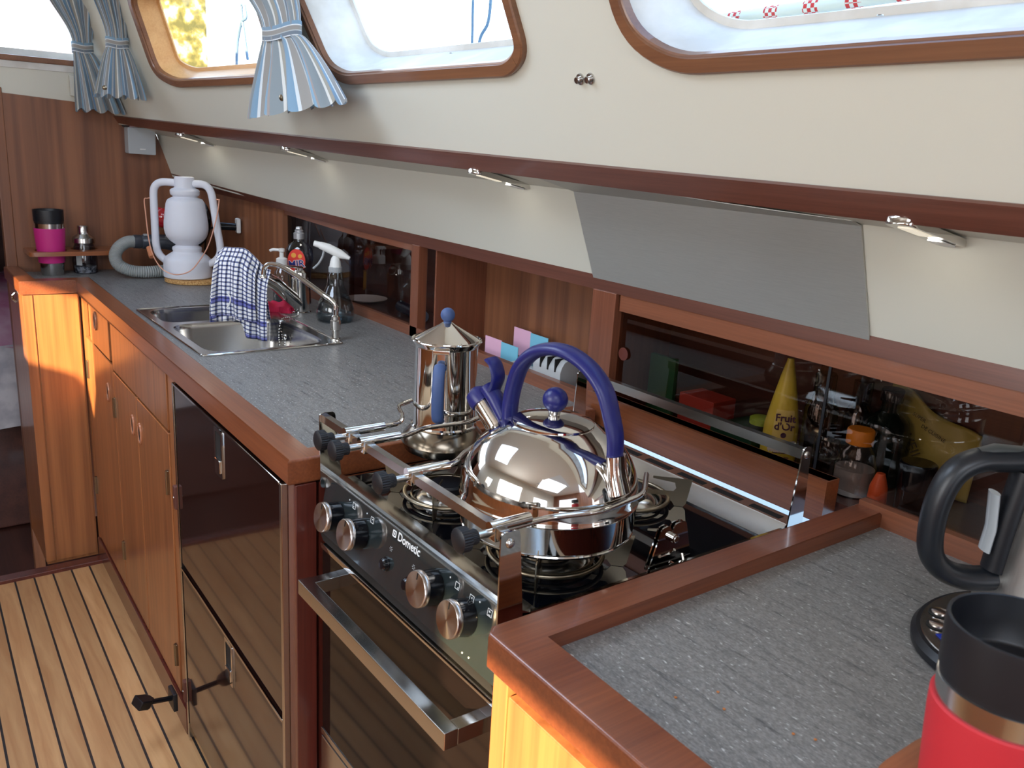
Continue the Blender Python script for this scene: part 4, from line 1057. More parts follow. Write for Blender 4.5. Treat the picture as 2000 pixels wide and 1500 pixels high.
# bead chain and plug hanging into the near bowl
ch = thing('sink_chain', 'fine bead chain hanging over the rear edge of the near sink bowl', 'chain', (.37, 1.5, .88))
b = B()
cpts = catmull([Vector(p) for p in ((.47, 1.57, .8835), (.455, 1.555, .8855), (.435, 1.545, .886), (.418, 1.54, .886), (.407, 1.535, .878), (.400, 1.53, .85), (.398, 1.52, .818), (.398, 1.50, .808), (.398, 1.487, .825), (.399, 1.485, .845))], 12)
acc = 0; last = cpts[0]
beads = [cpts[0]]
for p in cpts[1:]:
    if (p-beads[-1]).length > .0058: beads.append(p)
for p in beads: b.lathe([(-.0022, 0), (-.0015, .0017), (0, .0024), (.0015, .0017), (.0022, 0)], p, 8)
b.done('beads', M_steelp, ch)
B().tube([Vector((.3985, 1.484, .849))+Vector((0, .006*math.sin(a*2*PI/16), .007*math.cos(a*2*PI/16))) for a in range(16)], .0012, 6, closed=True).done('ring', M_steelp, ch)

# mixer tap
TX, TY = .500, 1.625
tp = thing('mixer_tap', 'tall chrome mixer tap behind the sink with towel over its spout', 'tap', (TX, TY, .88))
B().lathe([(0, .029), (.004, .029), (.006, .025), (.090, .0225), (.092, .0235), (.096, .0235), (.098, .021), (.112, .019), (.118, .014), (.119, 0)], (TX, TY, .88), 40).done('column', M_steelp, tp, angle=30)
B().tube([(TX-.008, TY-.004, .905), (.425, 1.612, .965), (.39, 1.606, .985)], .019, 28, rr=[(.021, .021), (.0185, .0185), (.0175, .0175)]).done('spout_base', M_steelp, tp)
B().tube([(.40, 1.608, .982), (.345, 1.60, 1.018), (.30, 1.595, 1.030), (.29, 1.594, 1.018)], .0165, 24, fil=.02).done('spray_head', mat('smoked_chrome', (120,120,122), .12, 1.0), tp)
B().tube([(TX, TY, .992), (TX, TY, 1.004)], .0135, 20).done('lever_base', M_steelp, tp)
B().tube([(TX+.004, TY, 1.004), (TX-.045, TY-.03, 1.014), (TX-.072, TY-.045, 1.017)], .004, 12, flat=(0, 0, 1), rr=[(.004, .006), (.003, .005), (.0025, .0045)]).done('lever', M_steelp, tp)

# small swan-neck tap at the sink corner
t2 = thing('swan_neck_tap', 'small chrome swan-neck tap standing on the near corner of the sink', 'tap', (.441, 1.275, .8828))
B().lathe([(0, .013), (.003, .013), (.005, .010), (.010, .0095), (.022, .0095), (.024, .0125), (.046, .0125), (.048, .010), (.056, .010), (.060, .0065)], (.441, 1.275, .8828), 28).done('base', M_steelp, t2, angle=30)
B().tube(catmull([Vector(p) for p in ((.441, 1.275, .935), (.441, 1.276, .962), (.436, 1.282, .975), (.424, 1.300, .986), (.400, 1.36, 1.012), (.378, 1.418, 1.033), (.366, 1.446, 1.040), (.352, 1.468, 1.039), (.345, 1.479, 1.028), (.343, 1.482, 1.012))], 6), .0062, 16).done('neck', M_steelp, t2)
B().lathe([(0, .0095), (.004, .0095), (.008, .0068)], (.343, 1.482, 1.004), 24).done('outlet', M_steelp, t2)

# tea towel over the mixer spout
tw = thing('tea_towel', 'navy and white checked tea towel draped over the mixer tap spout', 'towel', (.31, 1.58, .86))
eu = Vector((.797, -.604, 0)); en = Vector((-.604, -.797, 0))
tc0 = Vector((.334, 1.582, 0))
def towel(u, v, layer):
    # u across (0 left .. 1 right), v 0 bottom .. 1 ridge
    wt_ = .132+.012*(1-v)
    ridge = 1.066-.052*sm((u-.42)/.58)-.012*sm((.12-u)/.12)
    if layer == 0: bot = .836+.010*math.sin(5*u)+.004*u
    else: bot = .884+.008*math.sin(4*u+1)
    s = (u-.5)*(wt_) + (.003 if layer else 0) - .008*(1-v)*(1 if layer else 0) - .014*(1-v)*(1-layer)
    z = bot+(ridge-bot)*v
    fold = .007*math.sin(u*13+1.3*v+layer)*(.35+.65*(1-v)) + .0035*math.sin(u*29+3*v)
    edge = .010*math.exp(-((u)/.08)**2)
    d = (.018 if layer == 0 else .030)*sm((1-v)/.22) + fold*sm((1-v)/.15) + edge
    if layer == 2: d = -.016*sm((1-v)/.2)+.4*fold
    return tc0+eu*s+en*(d+.012*math.sin(v*3))+Vector((0, 0, z))
b = B().grid(lambda u, v: towel(u, v, 0), 60, 60, lambda u, v: (u*.62+.1, v*.85)); f1 = b.done('front_drop', M_towel, tw, angle=80)
b = B().grid(lambda u, v: towel(.02+u*.74, .02+v*.98, 1)+en*.004, 60, 60, lambda u, v: (u*.50+.02, v*.72-.0+.03)); b.done('upper_fold', M_towel, tw, angle=80)
b = B().grid(lambda u, v: towel(-.05+u*.9, v, 2), 40, 30, lambda u, v: (u*.6, v*.8)); b.done('back_drop', M_towel, tw, angle=80)
for ob_ in tw.children:
    md = ob_.modifiers.new('th', 'SOLIDIFY'); md.thickness = .0018
b = B().tube(catmull([tc0+eu*(-.030)+en*.052+Vector((0, 0, z)) + eu*dx for z, dx in ((.955, 0), (.945, .006), (.930, .004), (.918, -.004))]), .0018, 8); b.done('hanging_loop', M_whitep, tw)

# ------------------------------------------------------------------ bottles by the sink
def label_patch(b, c, r, z0, z1, a0, a1, n=14, rf=None):
    g = lambda u, v: Vector((c[0]+(rf(z0+(z1-z0)*v) if rf else r)*math.cos(a0+(a1-a0)*u), c[1]+(rf(z0+(z1-z0)*v) if rf else r)*math.sin(a0+(a1-a0)*u), z0+(z1-z0)*v))
    return b.grid(g, n, 4)
AC = math.atan2(-.797, -.604)      # azimuth facing the camera
def face_M(c, r, z, az=AC, lift=.0012):
    """matrix for text on the camera-facing side of an upright thing"""
    d = Vector((math.cos(az), math.sin(az), 0)); x = Vector((-d.y, d.x, 0))
    M = Matrix(((x.x, 0, d.x, 0), (x.y, 0, d.y, 0), (0, 1, 0, 0), (0, 0, 0, 1))); M.translation = Vector((c[0], c[1], z))+d*(r+lift); return M
# dish soap
DX, DY = .548, 1.745
ds = thing('dish_soap_bottle', 'clear dish soap bottle with red and blue label and silver cap behind the tap', 'bottle', (DX, DY, .88))
sq = Matrix.Scale(.7, 4, Vector((.604, .797, 0)))
B().lathe([(0, .030), (.004, .034), (.06, .031), (.10, .034), (.135, .040), (.158, .038), (.172, .028), (.180, .016), (.186, .0145), (.190, .0145)], (DX, DY, .88), 48, sq).done('bottle', M_greyglass, ds)
B().lathe([(.003, .029), (.004, .0325), (.06, .0295), (.065, .0295), (.066, 0)], (DX, DY, .88), 40, sq).done('gel', M_gel, ds)
B().lathe([(.188, .0155), (.204, .0155), (.206, .012), (.212, .012), (.214, .009), (.222, .008), (.223, 0)], (DX, DY, .88), 32).box(-.006, .006, -.014, .004, .215, .220, .001, mtx=Matrix.Translation((DX, DY, .88)) @ Matrix.Rotation(AC+PI/2, 4, 'Z')).done('cap', mat('silver_plastic', (178,180,184), .3, .6), ds)
M_lab = mat('red_label', (226,60,48), .35); M_orl = mat('orange_print', (240,170,70), .4)
Ml = face_M((DX, DY), .0285, 1.008, AC, .0016)
pts = [(.025*math.cos(a*2*PI/32), .034*math.sin(a*2*PI/32)) for a in range(32)]
lb = B().prism(pts, 0, .0006, 'z', mtx=Ml).done('label', M_lab, ds)
B().lathe([(.0006, .007), (.0012, .007)], (0, 0, 0), 16).tf(lambda c: Ml @ (c+Vector((-.008, .016, 0)))).lathe([(0, .006), (.0006, .006)], (0, 0, 0), 16, Ml @ Matrix.Translation((.010, .014, .0006))).done('fruit_print', M_orl, lb)
Mt = Ml @ Matrix.Translation((0, -.009, .0008)) @ Matrix.Rotation(.12, 4, 'Z')
B().add_text('MIR', .028, Mt @ Matrix.Translation((0, 0, -.0001)), .0002, .0014).done('letter_edge', M_whitep, lb, smooth=False)
B().add_text('MIR', .028, Mt @ Matrix.Translation((0, 0, .0004)), .0002, .0003).done('letters', M_navy, lb, smooth=False)
B().prism([(-.012, -.03), (.012, -.03), (.011, .03), (-.011, .03)], 0, .0006, 'z', mtx=face_M((DX, DY), .0225, .945, AC, .002)).done('lower_label', M_orl, ds)
# pump bottle
PX, PY = .492, 1.735
pb = thing('pump_bottle', 'small clear soap bottle with white pump top, left of the dish soap', 'bottle', (PX, PY, .88))
B().lathe([(0, .024), (.003, .026), (.08, .024), (.100, .020), (.108, .014), (.114, .013)], (PX, PY, .88), 36).done('bottle', M_clear, pb)
B().lathe([(.002, .0235), (.045, .0235), (.046, 0)], (PX, PY, .88), 32).done('soap', M_water, pb)
B().lathe([(.112, .016), (.134, .0155), (.137, .010), (.138, .0065), (.152, .006), (.154, .0085), (.162, .0085), (.164, 0)], (PX, PY, .88), 28).tube([Vector((PX, PY, .88+.158)), Vector((PX, PY, .88+.158))-eu*.026, Vector((PX, PY, .88+.154))-eu*.033], .004, 10, fil=.004).done('pump', M_whitep, pb)
# spray bottle
SX, SY = .541, 1.491
sb = thing('spray_bottle', 'clear conical spray bottle with white trigger head beside the small tap', 'bottle', (SX, SY, .88))
B().lathe([(0, .044), (.003, .047), (.014, .0505), (.034, .0500), (.052, .044), (.074, .033), (.094, .0235), (.098, .022), (.124, .0205), (.128, .018), (.134, .0165)], (SX, SY, .88), 48).done('bottle', M_clear, sb)
B().lathe([(.003, .0435), (.014, .0480), (.034, .0475), (.052, .0415), (.070, .034), (.0705, 0)], (SX, SY, .88), 40).done('water', M_water, sb)
B().lathe([(.130, .0175), (.144, .0175), (.1445, .0135)], (SX, SY, .88), 48, gear=.04).done('collar', M_greyp, sb)
pc = lambda a, z: Vector((SX, SY, .88))+eu*a+Vector((0, 0, z))
ev = Vector((-eu.y, eu.x, 0))
b = B().lathe([(.144, .0155), (.158, .0135), (.168, .010), (.174, .005), (.175, 0)], (SX, SY, .88), 28)
b.tube([pc(.038, .168), pc(.012, .178), pc(-.020, .192), pc(-.040, .198)], .01, 16, flat=(0, 0, 1), rr=[(.004, .007), (.012, .010), (.012, .010), (.0095, .009)])
b.tube([pc(-.038, .198), pc(-.056, .202)], .0085, 14, flat=(0, 0, 1), rr=[(.0085, .0085), (.0075, .0075)]); b.done('spray_head', M_whitep, sb)
B().tube(catmull([pc(-.030, .184), pc(-.034, .168), pc(-.044, .150), pc(-.058, .136)]), .004, 10, flat=ev, rr=[(.005, .003)]*19).done('trigger', M_greyp, sb)
# pink cloth
def clth(u, v):
    return Vector((.452, 1.665, .886))+eu*((u-.5)*.075)+Vector((.604, .797, 0))*((v-.5)*.06)+Vector((0, 0, .012+.008*math.sin(6*u+2*v)*math.sin(4*v+1)+.006*math.sin(11*u)))
b = B().grid(clth, 20, 16); o = b.done('dishcloth', mat('pink_cloth', (232,46,92), .8)); md = o.modifiers.new('th', 'SOLIDIFY'); md.thickness = .02; md.offset = -1
tag(o, 'bright pink folded dishcloth lying between the soap bottle and the tap', 'cloth')
# dark roll and white plate glimpsed inside the left locker
o = B().tube([(.735, 1.36, .902), (.755, 1.52, .902)], .016, 20).done('rolled_bag', mat('dark_roll', (30,34,56), .4)); tag(o, 'dark blue rolled bag lying inside the left locker behind smoked glass', 'rolled bag')
o = B().lathe([(0, .03), (.002, .035), (.008, .06), (.010, .062), (.009, .058), (.004, .034), (.003, 0)], (.74, 1.70, .885), 40).done('saucer', M_whitep); tag(o, 'white saucer inside the left locker behind smoked glass', 'saucer')

# ------------------------------------------------------------------ lantern on cork mat
LX, LY, LZ = .372, 2.217, .895
mt_ = B().lathe([(0, .072), (.002, .075), (.011, .075), (.013, .072), (.013, 0)], (LX+.01, LY-.015, .8802), 48, Matrix.Scale(1.15, 4, Vector((.797, -.604, 0)))).done('cork_mat', M_corkb)
tag(mt_, 'round natural cork mat under the white lantern', 'mat')
ln = thing('lantern', 'white frosted hurricane lantern with thin copper bail on a cork mat', 'lantern', (LX, LY, LZ))
lp_ = [(0, .070), (.003, .0735), (.050, .0725), (.058, .070), (.066, .063), (.074, .052), (.0785, .0440), (.082, .0425), (.088, .0445), (.094, .044), (.098, .037), (.102, .0330), (.107, .040), (.116, .051), (.126, .0590), (.138, .064), (.152, .0662),
       (.170, .0660), (.200, .0620), (.228, .0580), (.237, .0550), (.243, .0500), (.247, .0420), (.250, .0360), (.2525, .0365), (.256, .0420), (.260, .0440), (.270, .0440), (.274, .040), (.278, .0310), (.281, .0300), (.306, .0300), (.310, .0290), (.3112, .0270), (.3115, 0)]
B().lathe(lp_, (LX, LY, LZ), 64).lathe([(-.0005, .006), (.004, .006)], (LX-.04, LY-.05, LZ), 10).done('body', M_lant, ln)
lu = lambda u, z, f=0: Vector((LX, LY, 0))+eu*u+en*f+Vector((0, 0, z))
B().tube(catmull([lu(-.018, 1.186), lu(-.045, 1.187), lu(-.068, 1.1865), lu(-.084, 1.181), lu(-.095, 1.168), lu(-.0985, 1.150), lu(-.099, 1.120), lu(-.099, 1.05), lu(-.098, .99), lu(-.090, .962), lu(-.070, .944), lu(-.052, .938)]), .0115, 16).done('side_tube', M_lant, ln)
B().tube(catmull([lu(.018, 1.186), lu(.038, 1.187), lu(.056, 1.1865), lu(.070, 1.181), lu(.080, 1.168), lu(.085, 1.150), lu(.089, 1.120), lu(.098, 1.05), lu(.106, .99), lu(.098, .962), lu(.078, .944), lu(.056, .938)]), .0115, 16).done('side_tube', M_lant, ln)
B().tube(catmull([lu(-.100, 1.138), lu(-.118, 1.134), lu(-.124, 1.130, .01), lu(-.118, 1.09, .02), lu(-.100, 1.02, .05), lu(-.078, .968, .075), lu(-.045, .928, .088), lu(-.005, .914, .09), lu(.038, .926, .088), lu(.066, .960, .075), lu(.088, 1.01, .05), lu(.104, 1.09, .02), lu(.108, 1.138, .005), lu(.104, 1.143), lu(.088, 1.143)]), .0017, 8).done('bail', M_copper, ln)
b = B().tube([lu(-.098, .988, .056), lu(-.082, .962, .076)], .008, 12); b.done('bail_grip', mat('wood_bead', (190,120,80), .5), ln)

# ------------------------------------------------------------------ hand-held vacuum with hose in the corner
vc = thing('hand_vacuum', 'black and red hand vacuum with grey ribbed hose behind the lantern', 'vacuum', (.36, 2.35, .88))
def vpt(x, z, y=2.37): return Vector((x, y, z))
hpts = catmull([Vector(p) for p in ((.262, 2.40, .987), (.232, 2.39, .986), (.203, 2.375, .970), (.188, 2.36, .945), (.194, 2.34, .920), (.222, 2.32, .905), (.262, 2.31, .9005), (.31, 2.315, .9005), (.36, 2.33, .9015), (.40, 2.36, .903))], 14)
B().tube(hpts, .018, 18, rr=[(.0195 if i % 2 else .0172,)*2 for i in range(len(hpts))]).done('hose', M_hose, vc, angle=20)
B().tube([(.255, 2.40, .987), (.275, 2.40, .986), (.279, 2.40, .986), (.283, 2.40, .986), (.35, 2.398, .985), (.40, 2.39, .975), (.43, 2.38, .95)], .02, 20, rr=[(.022,)*2, (.0225,)*2, (.020,)*2, (.023,)*2, (.024,)*2, (.026,)*2, (.018,)*2]).done('nozzle', mat('dark_grey_plastic', (62,66,74), .35), vc)
B().box(.285, .298, 2.385, 2.40, 1.006, 1.012, .002).done('button', M_greyp, vc)
B().lathe([(-.03, .0), (-.028, .012), (-.015, .028), (0, .033), (.02, .032), (.034, .022), (.038, 0)], (.352, 2.40, 1.06), 28, rotM((.2, 0, 1))).done('dust_cup', mat('translucent_red', (180,20,34), .12, 0, **{'Coat Weight': 1}), vc)
B().tube(catmull([Vector(p) for p in ((.36, 2.40, 1.0), (.42, 2.36, .98), (.455, 2.33, 1.02), (.460, 2.32, 1.08), (.44, 2.33, 1.12))]), .02, 18, rr=[(.022, .02)]*25).done('body', M_bshin, vc)
# shore plug socket with black plug on the end panel
pg = thing('wall_socket', 'white socket with black plug on the veneer left of the locker', 'socket', (.545, 2.27, 1.03))
q = Matrix.Translation((backx(2.27)-.002, 2.27, 1.05)) @ Matrix.Rotation(-.17, 4, 'Z')
B().box(-.014, .0, -.018, .018, -.024, .024, .004, mtx=q).done('plate', M_whitep, pg)
B().tube([q @ Vector((-.014, 0, -.004)), q @ Vector((-.075, .004, -.002))], .0125, 16).done('plug', M_bshin, pg)
B().tube(catmull([q @ Vector((-.075, .004, -.002)), q @ Vector((-.10, .01, -.02)), q @ Vector((-.11, .03, -.08)), q @ Vector((-.10, .05, -.155))]), .003, 8).done('cable', M_bshin, pg)

# ------------------------------------------------------------------ mug holder, travel mug and shaker by the bulkhead
hd_ = fil2([(-.048, 2.523), (-.048, 2.392), (.205, 2.392), (.205, 2.523)], .016, 4)
c1 = [(.020+.046*math.cos(a*2*PI/32), 2.446+.046*math.sin(a*2*PI/32)) for a in range(32)]
c2 = [(.120+.040*math.cos(a*2*PI/32), 2.470+.040*math.sin(a*2*PI/32)) for a in range(32)]
o = B().holed(hd_, [c1, c2], .945, .958).done('cup_holder', W_shelf); tag(o, 'wooden cup holder shelf with holes on the far bulkhead', 'cup holder')
def travel_mug(x, y, z, name_lab, matc, s=1.0, tri=None):
    t = thing('travel_mug', name_lab, 'travel mug', (x, y, z), 'travel mugs with silicone sleeve')
    P = lambda L: [(a*s, r*s) for a, r in L]
    B().lathe(P([(0, .0305), (.002, .032), (.045, .0355), (.100, .0392), (.150, .0418), (.162, .0425), (.1625, .041)]), (x, y, z), 56).done('steel_body', M_steel, t)
    B().lathe(P([(.040, .0370), (.042, .0378), (.100, .0418), (.135, .0440), (.146, .0442), (.147, .0430)]), (x, y, z), 56).done('sleeve', matc, t)
    B().lathe(P([(.1625, .0415), (.168, .0415), (.1685, .0428), (.200, .0436), (.203, .0434), (.2035, .0425), (.203, .0412), (.172, .0385), (.170, .036), (.170, 0)]), (x, y, z), 56).done('lid', M_bplas, t, angle=50)
    return t
travel_mug(.020, 2.446, .8802, 'magenta-sleeved steel travel mug standing in the far cup holder', M_pink)
jr = thing('shaker_jar', 'small glass jar with steel shaker top in the far cup holder', 'jar', (.120, 2.470, .8802))
JX, JY = .120, 2.470
B().lathe([(0, .032), (.003, .036), (.04, .0375), (.075, .034), (.095, .027), (.098, .027)], (JX, JY, .8802), 36).done('glass', M_greyglass, jr)
B().lathe([(.002, .030), (.022, .033), (.023, 0)], (JX, JY, .8802), 30).done('contents', blotch('mixed_pieces', (40,40,44), (210,205,190), 120), jr)
B().lathe([(.096, .032), (.098, .0345), (.112, .0335), (.116, .030), (.124, .018), (.127, .0165), (.150, .0165), (.152, .015), (.1522, 0)], (JX, JY, .8802), 36).done('shaker_top', M_steel, jr, angle=30)
B().box(-.009, .009, 0, .0008, .028, .068, mtx=Matrix.Translation((JX, JY, .8802)) @ Matrix.Translation(en*.038) @ Matrix.Rotation(AC+PI/2, 4, 'Z')).done('label', M_greyp, jr)

# ------------------------------------------------------------------ things in the open locker
gcard = 'two-tone folded cards in the open locker'
M_cp = mat('pink_card', (226,176,200), .7); M_cb = mat('blue_card', (120,190,214), .7)
for i, (x, dy, dz, lab) in enumerate(((.700, 0, 0, 'pink and pale blue card standing in the open locker, the front one'), (.760, -.030, .022, 'pink and pale blue card standing in the open locker, the rear one'))):
    t = thing('card', lab, 'card', (x, .95+dy, .884), gcard)
    B().box(x, x+.002, .952+dy, 1.017+dy, .884, .926+dz, .0003, seg=1).done('pink_half', M_cp, t)
    B().box(x-.001, x+.001, .888+dy, .952+dy, .884, .924+dz, .0003, seg=1).done('blue_half', M_cb, t)
ks = thing('knife_sharpener', 'light grey knife sharpener with dark slots in the open locker', 'knife sharpener', (.70, .73, .884))
B().prism(fil2([(.655, .884), (.655, .925), (.668, .943), (.735, .943), (.745, .884)], .006, 3), .685, .775, 'y', .002).done('body', M_greyp, ks)
for i in range(3):
    B().box(.6535, .700, .700+.024*i, .7035+.024*i, .918, .9445).done('slot', M_shadow, ks)
B().box(.66, .72, .776, .86, .884, .905, .004).done('foot', M_greyp, ks)
o = B().lathe([(0, .020), (.003, .024), (.02, .026), (.028, .022), (.0285, .019)], (.69, .81, .9052), 24).done('glass_pot', M_clear); tag(o, 'small clear glass pot beside the knife sharpener', 'pot')
o = B().lathe([(0, .024), (.002, .026), (.012, .026), (.014, .022), (.0145, 0)], (.685, .635, .884), 28).done('round_tin', M_steelp); tag(o, 'small shiny round tin right of the knife sharpener', 'tin')

# ------------------------------------------------------------------ right locker contents
z0 = .884
o = B().box(.71, .77, .335, .415, z0, z0+.062, .002).done('box', mat('red_carton', (160,48,36), .6)); tag(o, 'small red carton behind the smoked locker door', 'box')
o = B().box(.70, .80, .24, .33, z0, z0+.030, .004).done('tray', mat('dark_green_tray', (26,70,50), .4)); tag(o, 'low dark green tray beside the red carton in the locker', 'tray')
o = B().box(.73, .74, .45, .515, z0, z0+.11, .002).done('packet', mat('green_packet', (34,84,50), .5)); tag(o, 'dull green packet at the left end of the smoked locker', 'packet')
lm = thing('lime_jar', 'small jar with lime green lid left of the yellow squeeze bottle', 'jar', (.75, .262, z0+.0305))
B().lathe([(0, .018), (.010, .019), (.0105, .012)], (.75, .262, z0+.0305), 24).done('jar', M_clear, lm); B().lathe([(.010, .020), (.020, .020), (.022, .016), (.0225, 0)], (.75, .262, z0+.0305), 24).done('lid', mat('lime_lid', (160,190,60), .5), lm)
# yellow squeeze bottle
fx, fy = .725, .205
yb_ = thing('squeeze_bottle', 'tall yellow cone-shaped squeeze bottle with fruit label in the locker', 'bottle', (fx, fy, z0))
M_yel = mat('yellow_plastic', (232,214,80), .3)
cone = [(0, .026), (.004, .029), (.060, .027), (.100, .020), (.140, .012), (.165, .006), (.170, .005), (.171, 0)]
B().lathe(cone, (fx, fy, z0), 36).done('bottle', M_yel, yb_)
rf = lambda z: interp([(0, .0275), (.060, .0278), (.100, .0208), (.171, .001)], z-z0)[0]
AL = math.atan2(-.70, -.71)
def cone_patch(b, zc0, zc1, ha, extra):
    return b.grid(lambda u, v: Vector((fx+(rf(zc0+(zc1-zc0)*v)+extra)*math.cos(AL+(u-.5)*2*ha), fy+(rf(zc0+(zc1-zc0)*v)+extra)*math.sin(AL+(u-.5)*2*ha), zc0+(zc1-zc0)*v)), 12, 6)
cone_patch(B(), z0+.006, z0+.040, .8, .0008).done('lower_label', M_whitep, yb_)
cone_patch(B(), z0+.040, z0+.090, .62, .0009).done('upper_label', mat('pale_yellow_label', (244,226,130), .5), yb_)
for i, tx in enumerate(('Fruit', "d'Or")):
    B().add_text(tx, .0165, face_M((fx, fy), .0262-.001*i, z0+.078-.0145*i, AL, .0026) @ Matrix.Rotation(-.18, 4, 'X'), .0002, .0004).done('letters', M_purp, yb_, smooth=False)
B().lathe([(0, .0045), (.0005, .0045)], (0, 0, 0), 14).tf(lambda c: face_M((fx, fy), .028, z0+.050, AL, .0014) @ c).done('drawing', M_purp, yb_)
for i in range(4):
    B().box(-.013, .013, -.0006, .0006, 0, .0003, mtx=face_M((fx, fy), .0278, z0+.034-.007*i, AL, .0014)).done('small_print', M_purp, yb_)
def bottle(x, y, prof, capprof, mbody, mcap, name, lab, cat='bottle', seg=32):
    t = thing(name, lab, cat, (x, y, z0))
    B().lathe(prof, (x, y, z0), seg).done('body', mbody, t)
    if capprof: B().lathe(capprof, (x, y, z0), seg).done('cap', mcap, t)
    return t
M_dbot = mat('dark_green_glass', (16,26,22), .08); M_amber = clear('amber_glass', (150,100,60), 1.5, .03, .05)
bottle(.745, .150, [(0, .026), (.10, .026), (.125, .014), (.128, .013)], [(.122, .0165), (.155, .0165), (.158, .014), (.1582, 0)], M_amber, M_bshin, 'sauce_bottle', 'slim brown sauce bottle with black cap right of the yellow bottle')
bottle(.80, .118, [(0, .024), (.09, .024), (.11, .014), (.113, .013)], [(.11, .015), (.146, .015), (.148, 0)], M_amber, M_bshin, 'sauce_bottle', 'second black-capped brown bottle standing deeper in the locker')
bottle(.795, .066, [(0, .037), (.075, .037), (.098, .030), (.112, .014), (.130, .013)], [(.128, .0165), (.146, .0165), (.148, .015), (.1482, 0)], M_dbot, M_bshin, 'oil_bottle', 'dark green oil bottle with black cap in front of the foil pouch')
bottle(.705, .055, [(0, .030), (.045, .030), (.066, .024), (.076, .0165), (.080, .0165)], [(.078, .0195), (.098, .0195), (.100, .018), (.1002, 0)], M_clear, mat('orange_cap', (224,140,40), .4), 'condiment_bottle', 'small clear bottle with broad orange cap in the near locker')
B().lathe([(.002, .028), (.040, .028), (.041, 0)], (.705, .055, z0), 24).done('contents', mat('cream_sauce', (190,180,176), .5), bpy.data.objects['condiment_bottle'])
bottle(.715, .110, [(0, .022), (.060, .022), (.072, .018)], None, M_clear, None, 'clear_pot', 'clear plastic pot left of the orange-capped bottle', 'pot')
bottle(.72, -.030, [(0, .024), (.035, .024)], [(.035, .0255), (.072, .0255), (.074, .023), (.0742, 0)], M_amber, M_bshin, 'spice_jar', 'short jar with large black lid in front of the foil pouch', 'jar')
o = B().lathe([(0, .012), (.004, .014), (.030, .0125), (.050, .006), (.051, 0)], (.690, .006, z0), 20).done('pepper_pot', mat('orange_red_plastic', (220,96,50), .4)); tag(o, 'small orange-red pot between the orange-capped and black-lidded jars', 'pot')
# stand-up pouch
PO = .020
pw = thing('foil_pouch', 'pale olive stand-up pouch lying back inside the near locker', 'pouch', (.815, -.03, z0))
def pch(u, v):
    y = .065+PO-.145*u; zt_ = .150-.052*u+.004*math.sin(8*u); 
    return Vector((.822+.010*math.sin(PI*u)*math.sin(PI*v)*-1-.004*math.sin(9*u+4*v), y, z0+.002+zt_*v))
b = B().grid(pch, 24, 20); o = b.done('pouch', mat('olive_foil', (176,164,84), .45), pw); md = o.modifiers.new('th', 'SOLIDIFY'); md.thickness = .006; md.offset = 1
Mp = Matrix(((0, 0, -1, 0), (-1, 0, 0, 0), (0, 1, 0, 0), (0, 0, 0, 1)))
def pM(y, z, r): q = Mp.copy(); q.translation = Vector((.806, y, z)); return q @ Matrix.Rotation(r, 4, 'Z')
B().add_text('SUPER', .008, pM(.005+PO, z0+.112, -.33), .0002).add_text('DE CUISINE', .008, pM(-.020+PO, z0+.094, -.33), .0002).add_text('AVEIL', .022, pM(.012+PO, z0+.070, -.95), .0002).done('print', mat('olive_print', (70,62,40), .6), pw, smooth=False)
o = B().box(.668, .682, -.35, -.15, z0, z0+.012, .002).done('tray', mat('dark_tray', (40,34,40), .3)); tag(o, 'flat dark tray in the near locker behind the electric kettle', 'tray')

# ------------------------------------------------------------------ electric kettle
EX, EY = .51, -.30
ek = thing('electric_kettle', 'brushed steel electric kettle with black loop handle on the near worktop', 'electric kettle', (EX, EY, .9))
B().lathe([(0, .076), (.004, .078), (.012, .077), (.10, .070), (.19, .060), (.20, .058), (.205, .052), (.206, 0)], (EX, EY, .9), 72).done('body', steel('kettle_brushed', (196,194,190), .30, 'z', .08), ek)
B().lathe([(-.002, .074), (.006, .079), (.007, .076)], (EX, EY, .9), 60).done('foot_ring', M_bplas, ek)
hue = Vector((-.797, .604, 0)); wv = Vector((.604, .797, 0))
ep = lambda r, z: Vector((EX, EY, 0))+hue*r+Vector((0, 0, z))
hc = catmull([ep(.052, 1.086), ep(.085, 1.083), ep(.112, 1.080), ep(.132, 1.065), ep(.142, 1.035), ep(.143, 1.00), ep(.137, .975), ep(.120, .959), ep(.095, .953), ep(.066, .955)])
B().tube(hc, .012, 24, flat=wv, rr=[(.0155, .0118 if 8 < i < 46 else .0125) for i in range(len(hc))]).done('handle', mat('handle_black', (20,24,30), .36), ek)
hg = catmull([ep(.062, 1.072), ep(.068, 1.02), ep(.072, .965)])
B().tube(hg, .01, 16, flat=wv, rr=[(.015, .012)]*len(hg)).done('handle_spine', M_bplas, ek)
B().tube([ep(.088, 1.048), ep(.084, 1.01), ep(.086, .985)], .004, 12, flat=wv, rr=[(.010, .0035)]*3).done('water_window', mat('water_gauge', (170,176,180), .15), ek)
B().tube([ep(.070, 1.094), ep(.095, 1.094), ep(.112, 1.090)], .004, 14, flat=wv, rr=[(.008, .003), (.010, .004), (.006, .003)]).done('lid_button', mat('button_grey', (60,64,64), .4), ek)
kb_ = thing('kettle_base', 'round black kettle base with steel control panel and buttons', 'kettle base', (.475, -.285, .8802))
BX, BY = .474, -.291
Eb = Matrix.Scale(1.24, 4, Vector((1, -.1, 0)).normalized())
B().lathe([(0, .090), (.002, .097), (.010, .098), (.016, .094), (.0165, 0)], (BX, BY, .8802), 72, Eb).done('body', M_bplas, kb_)
B().lathe([(.0165, .0905), (.0175, .090), (.0176, 0)], (BX, BY, .8802), 72, Eb).done('control_panel', M_steel, kb_)
def bpos(a, r): d = Vector((math.cos(a), math.sin(a), 0)); return Vector((BX, BY, .898))+d*r
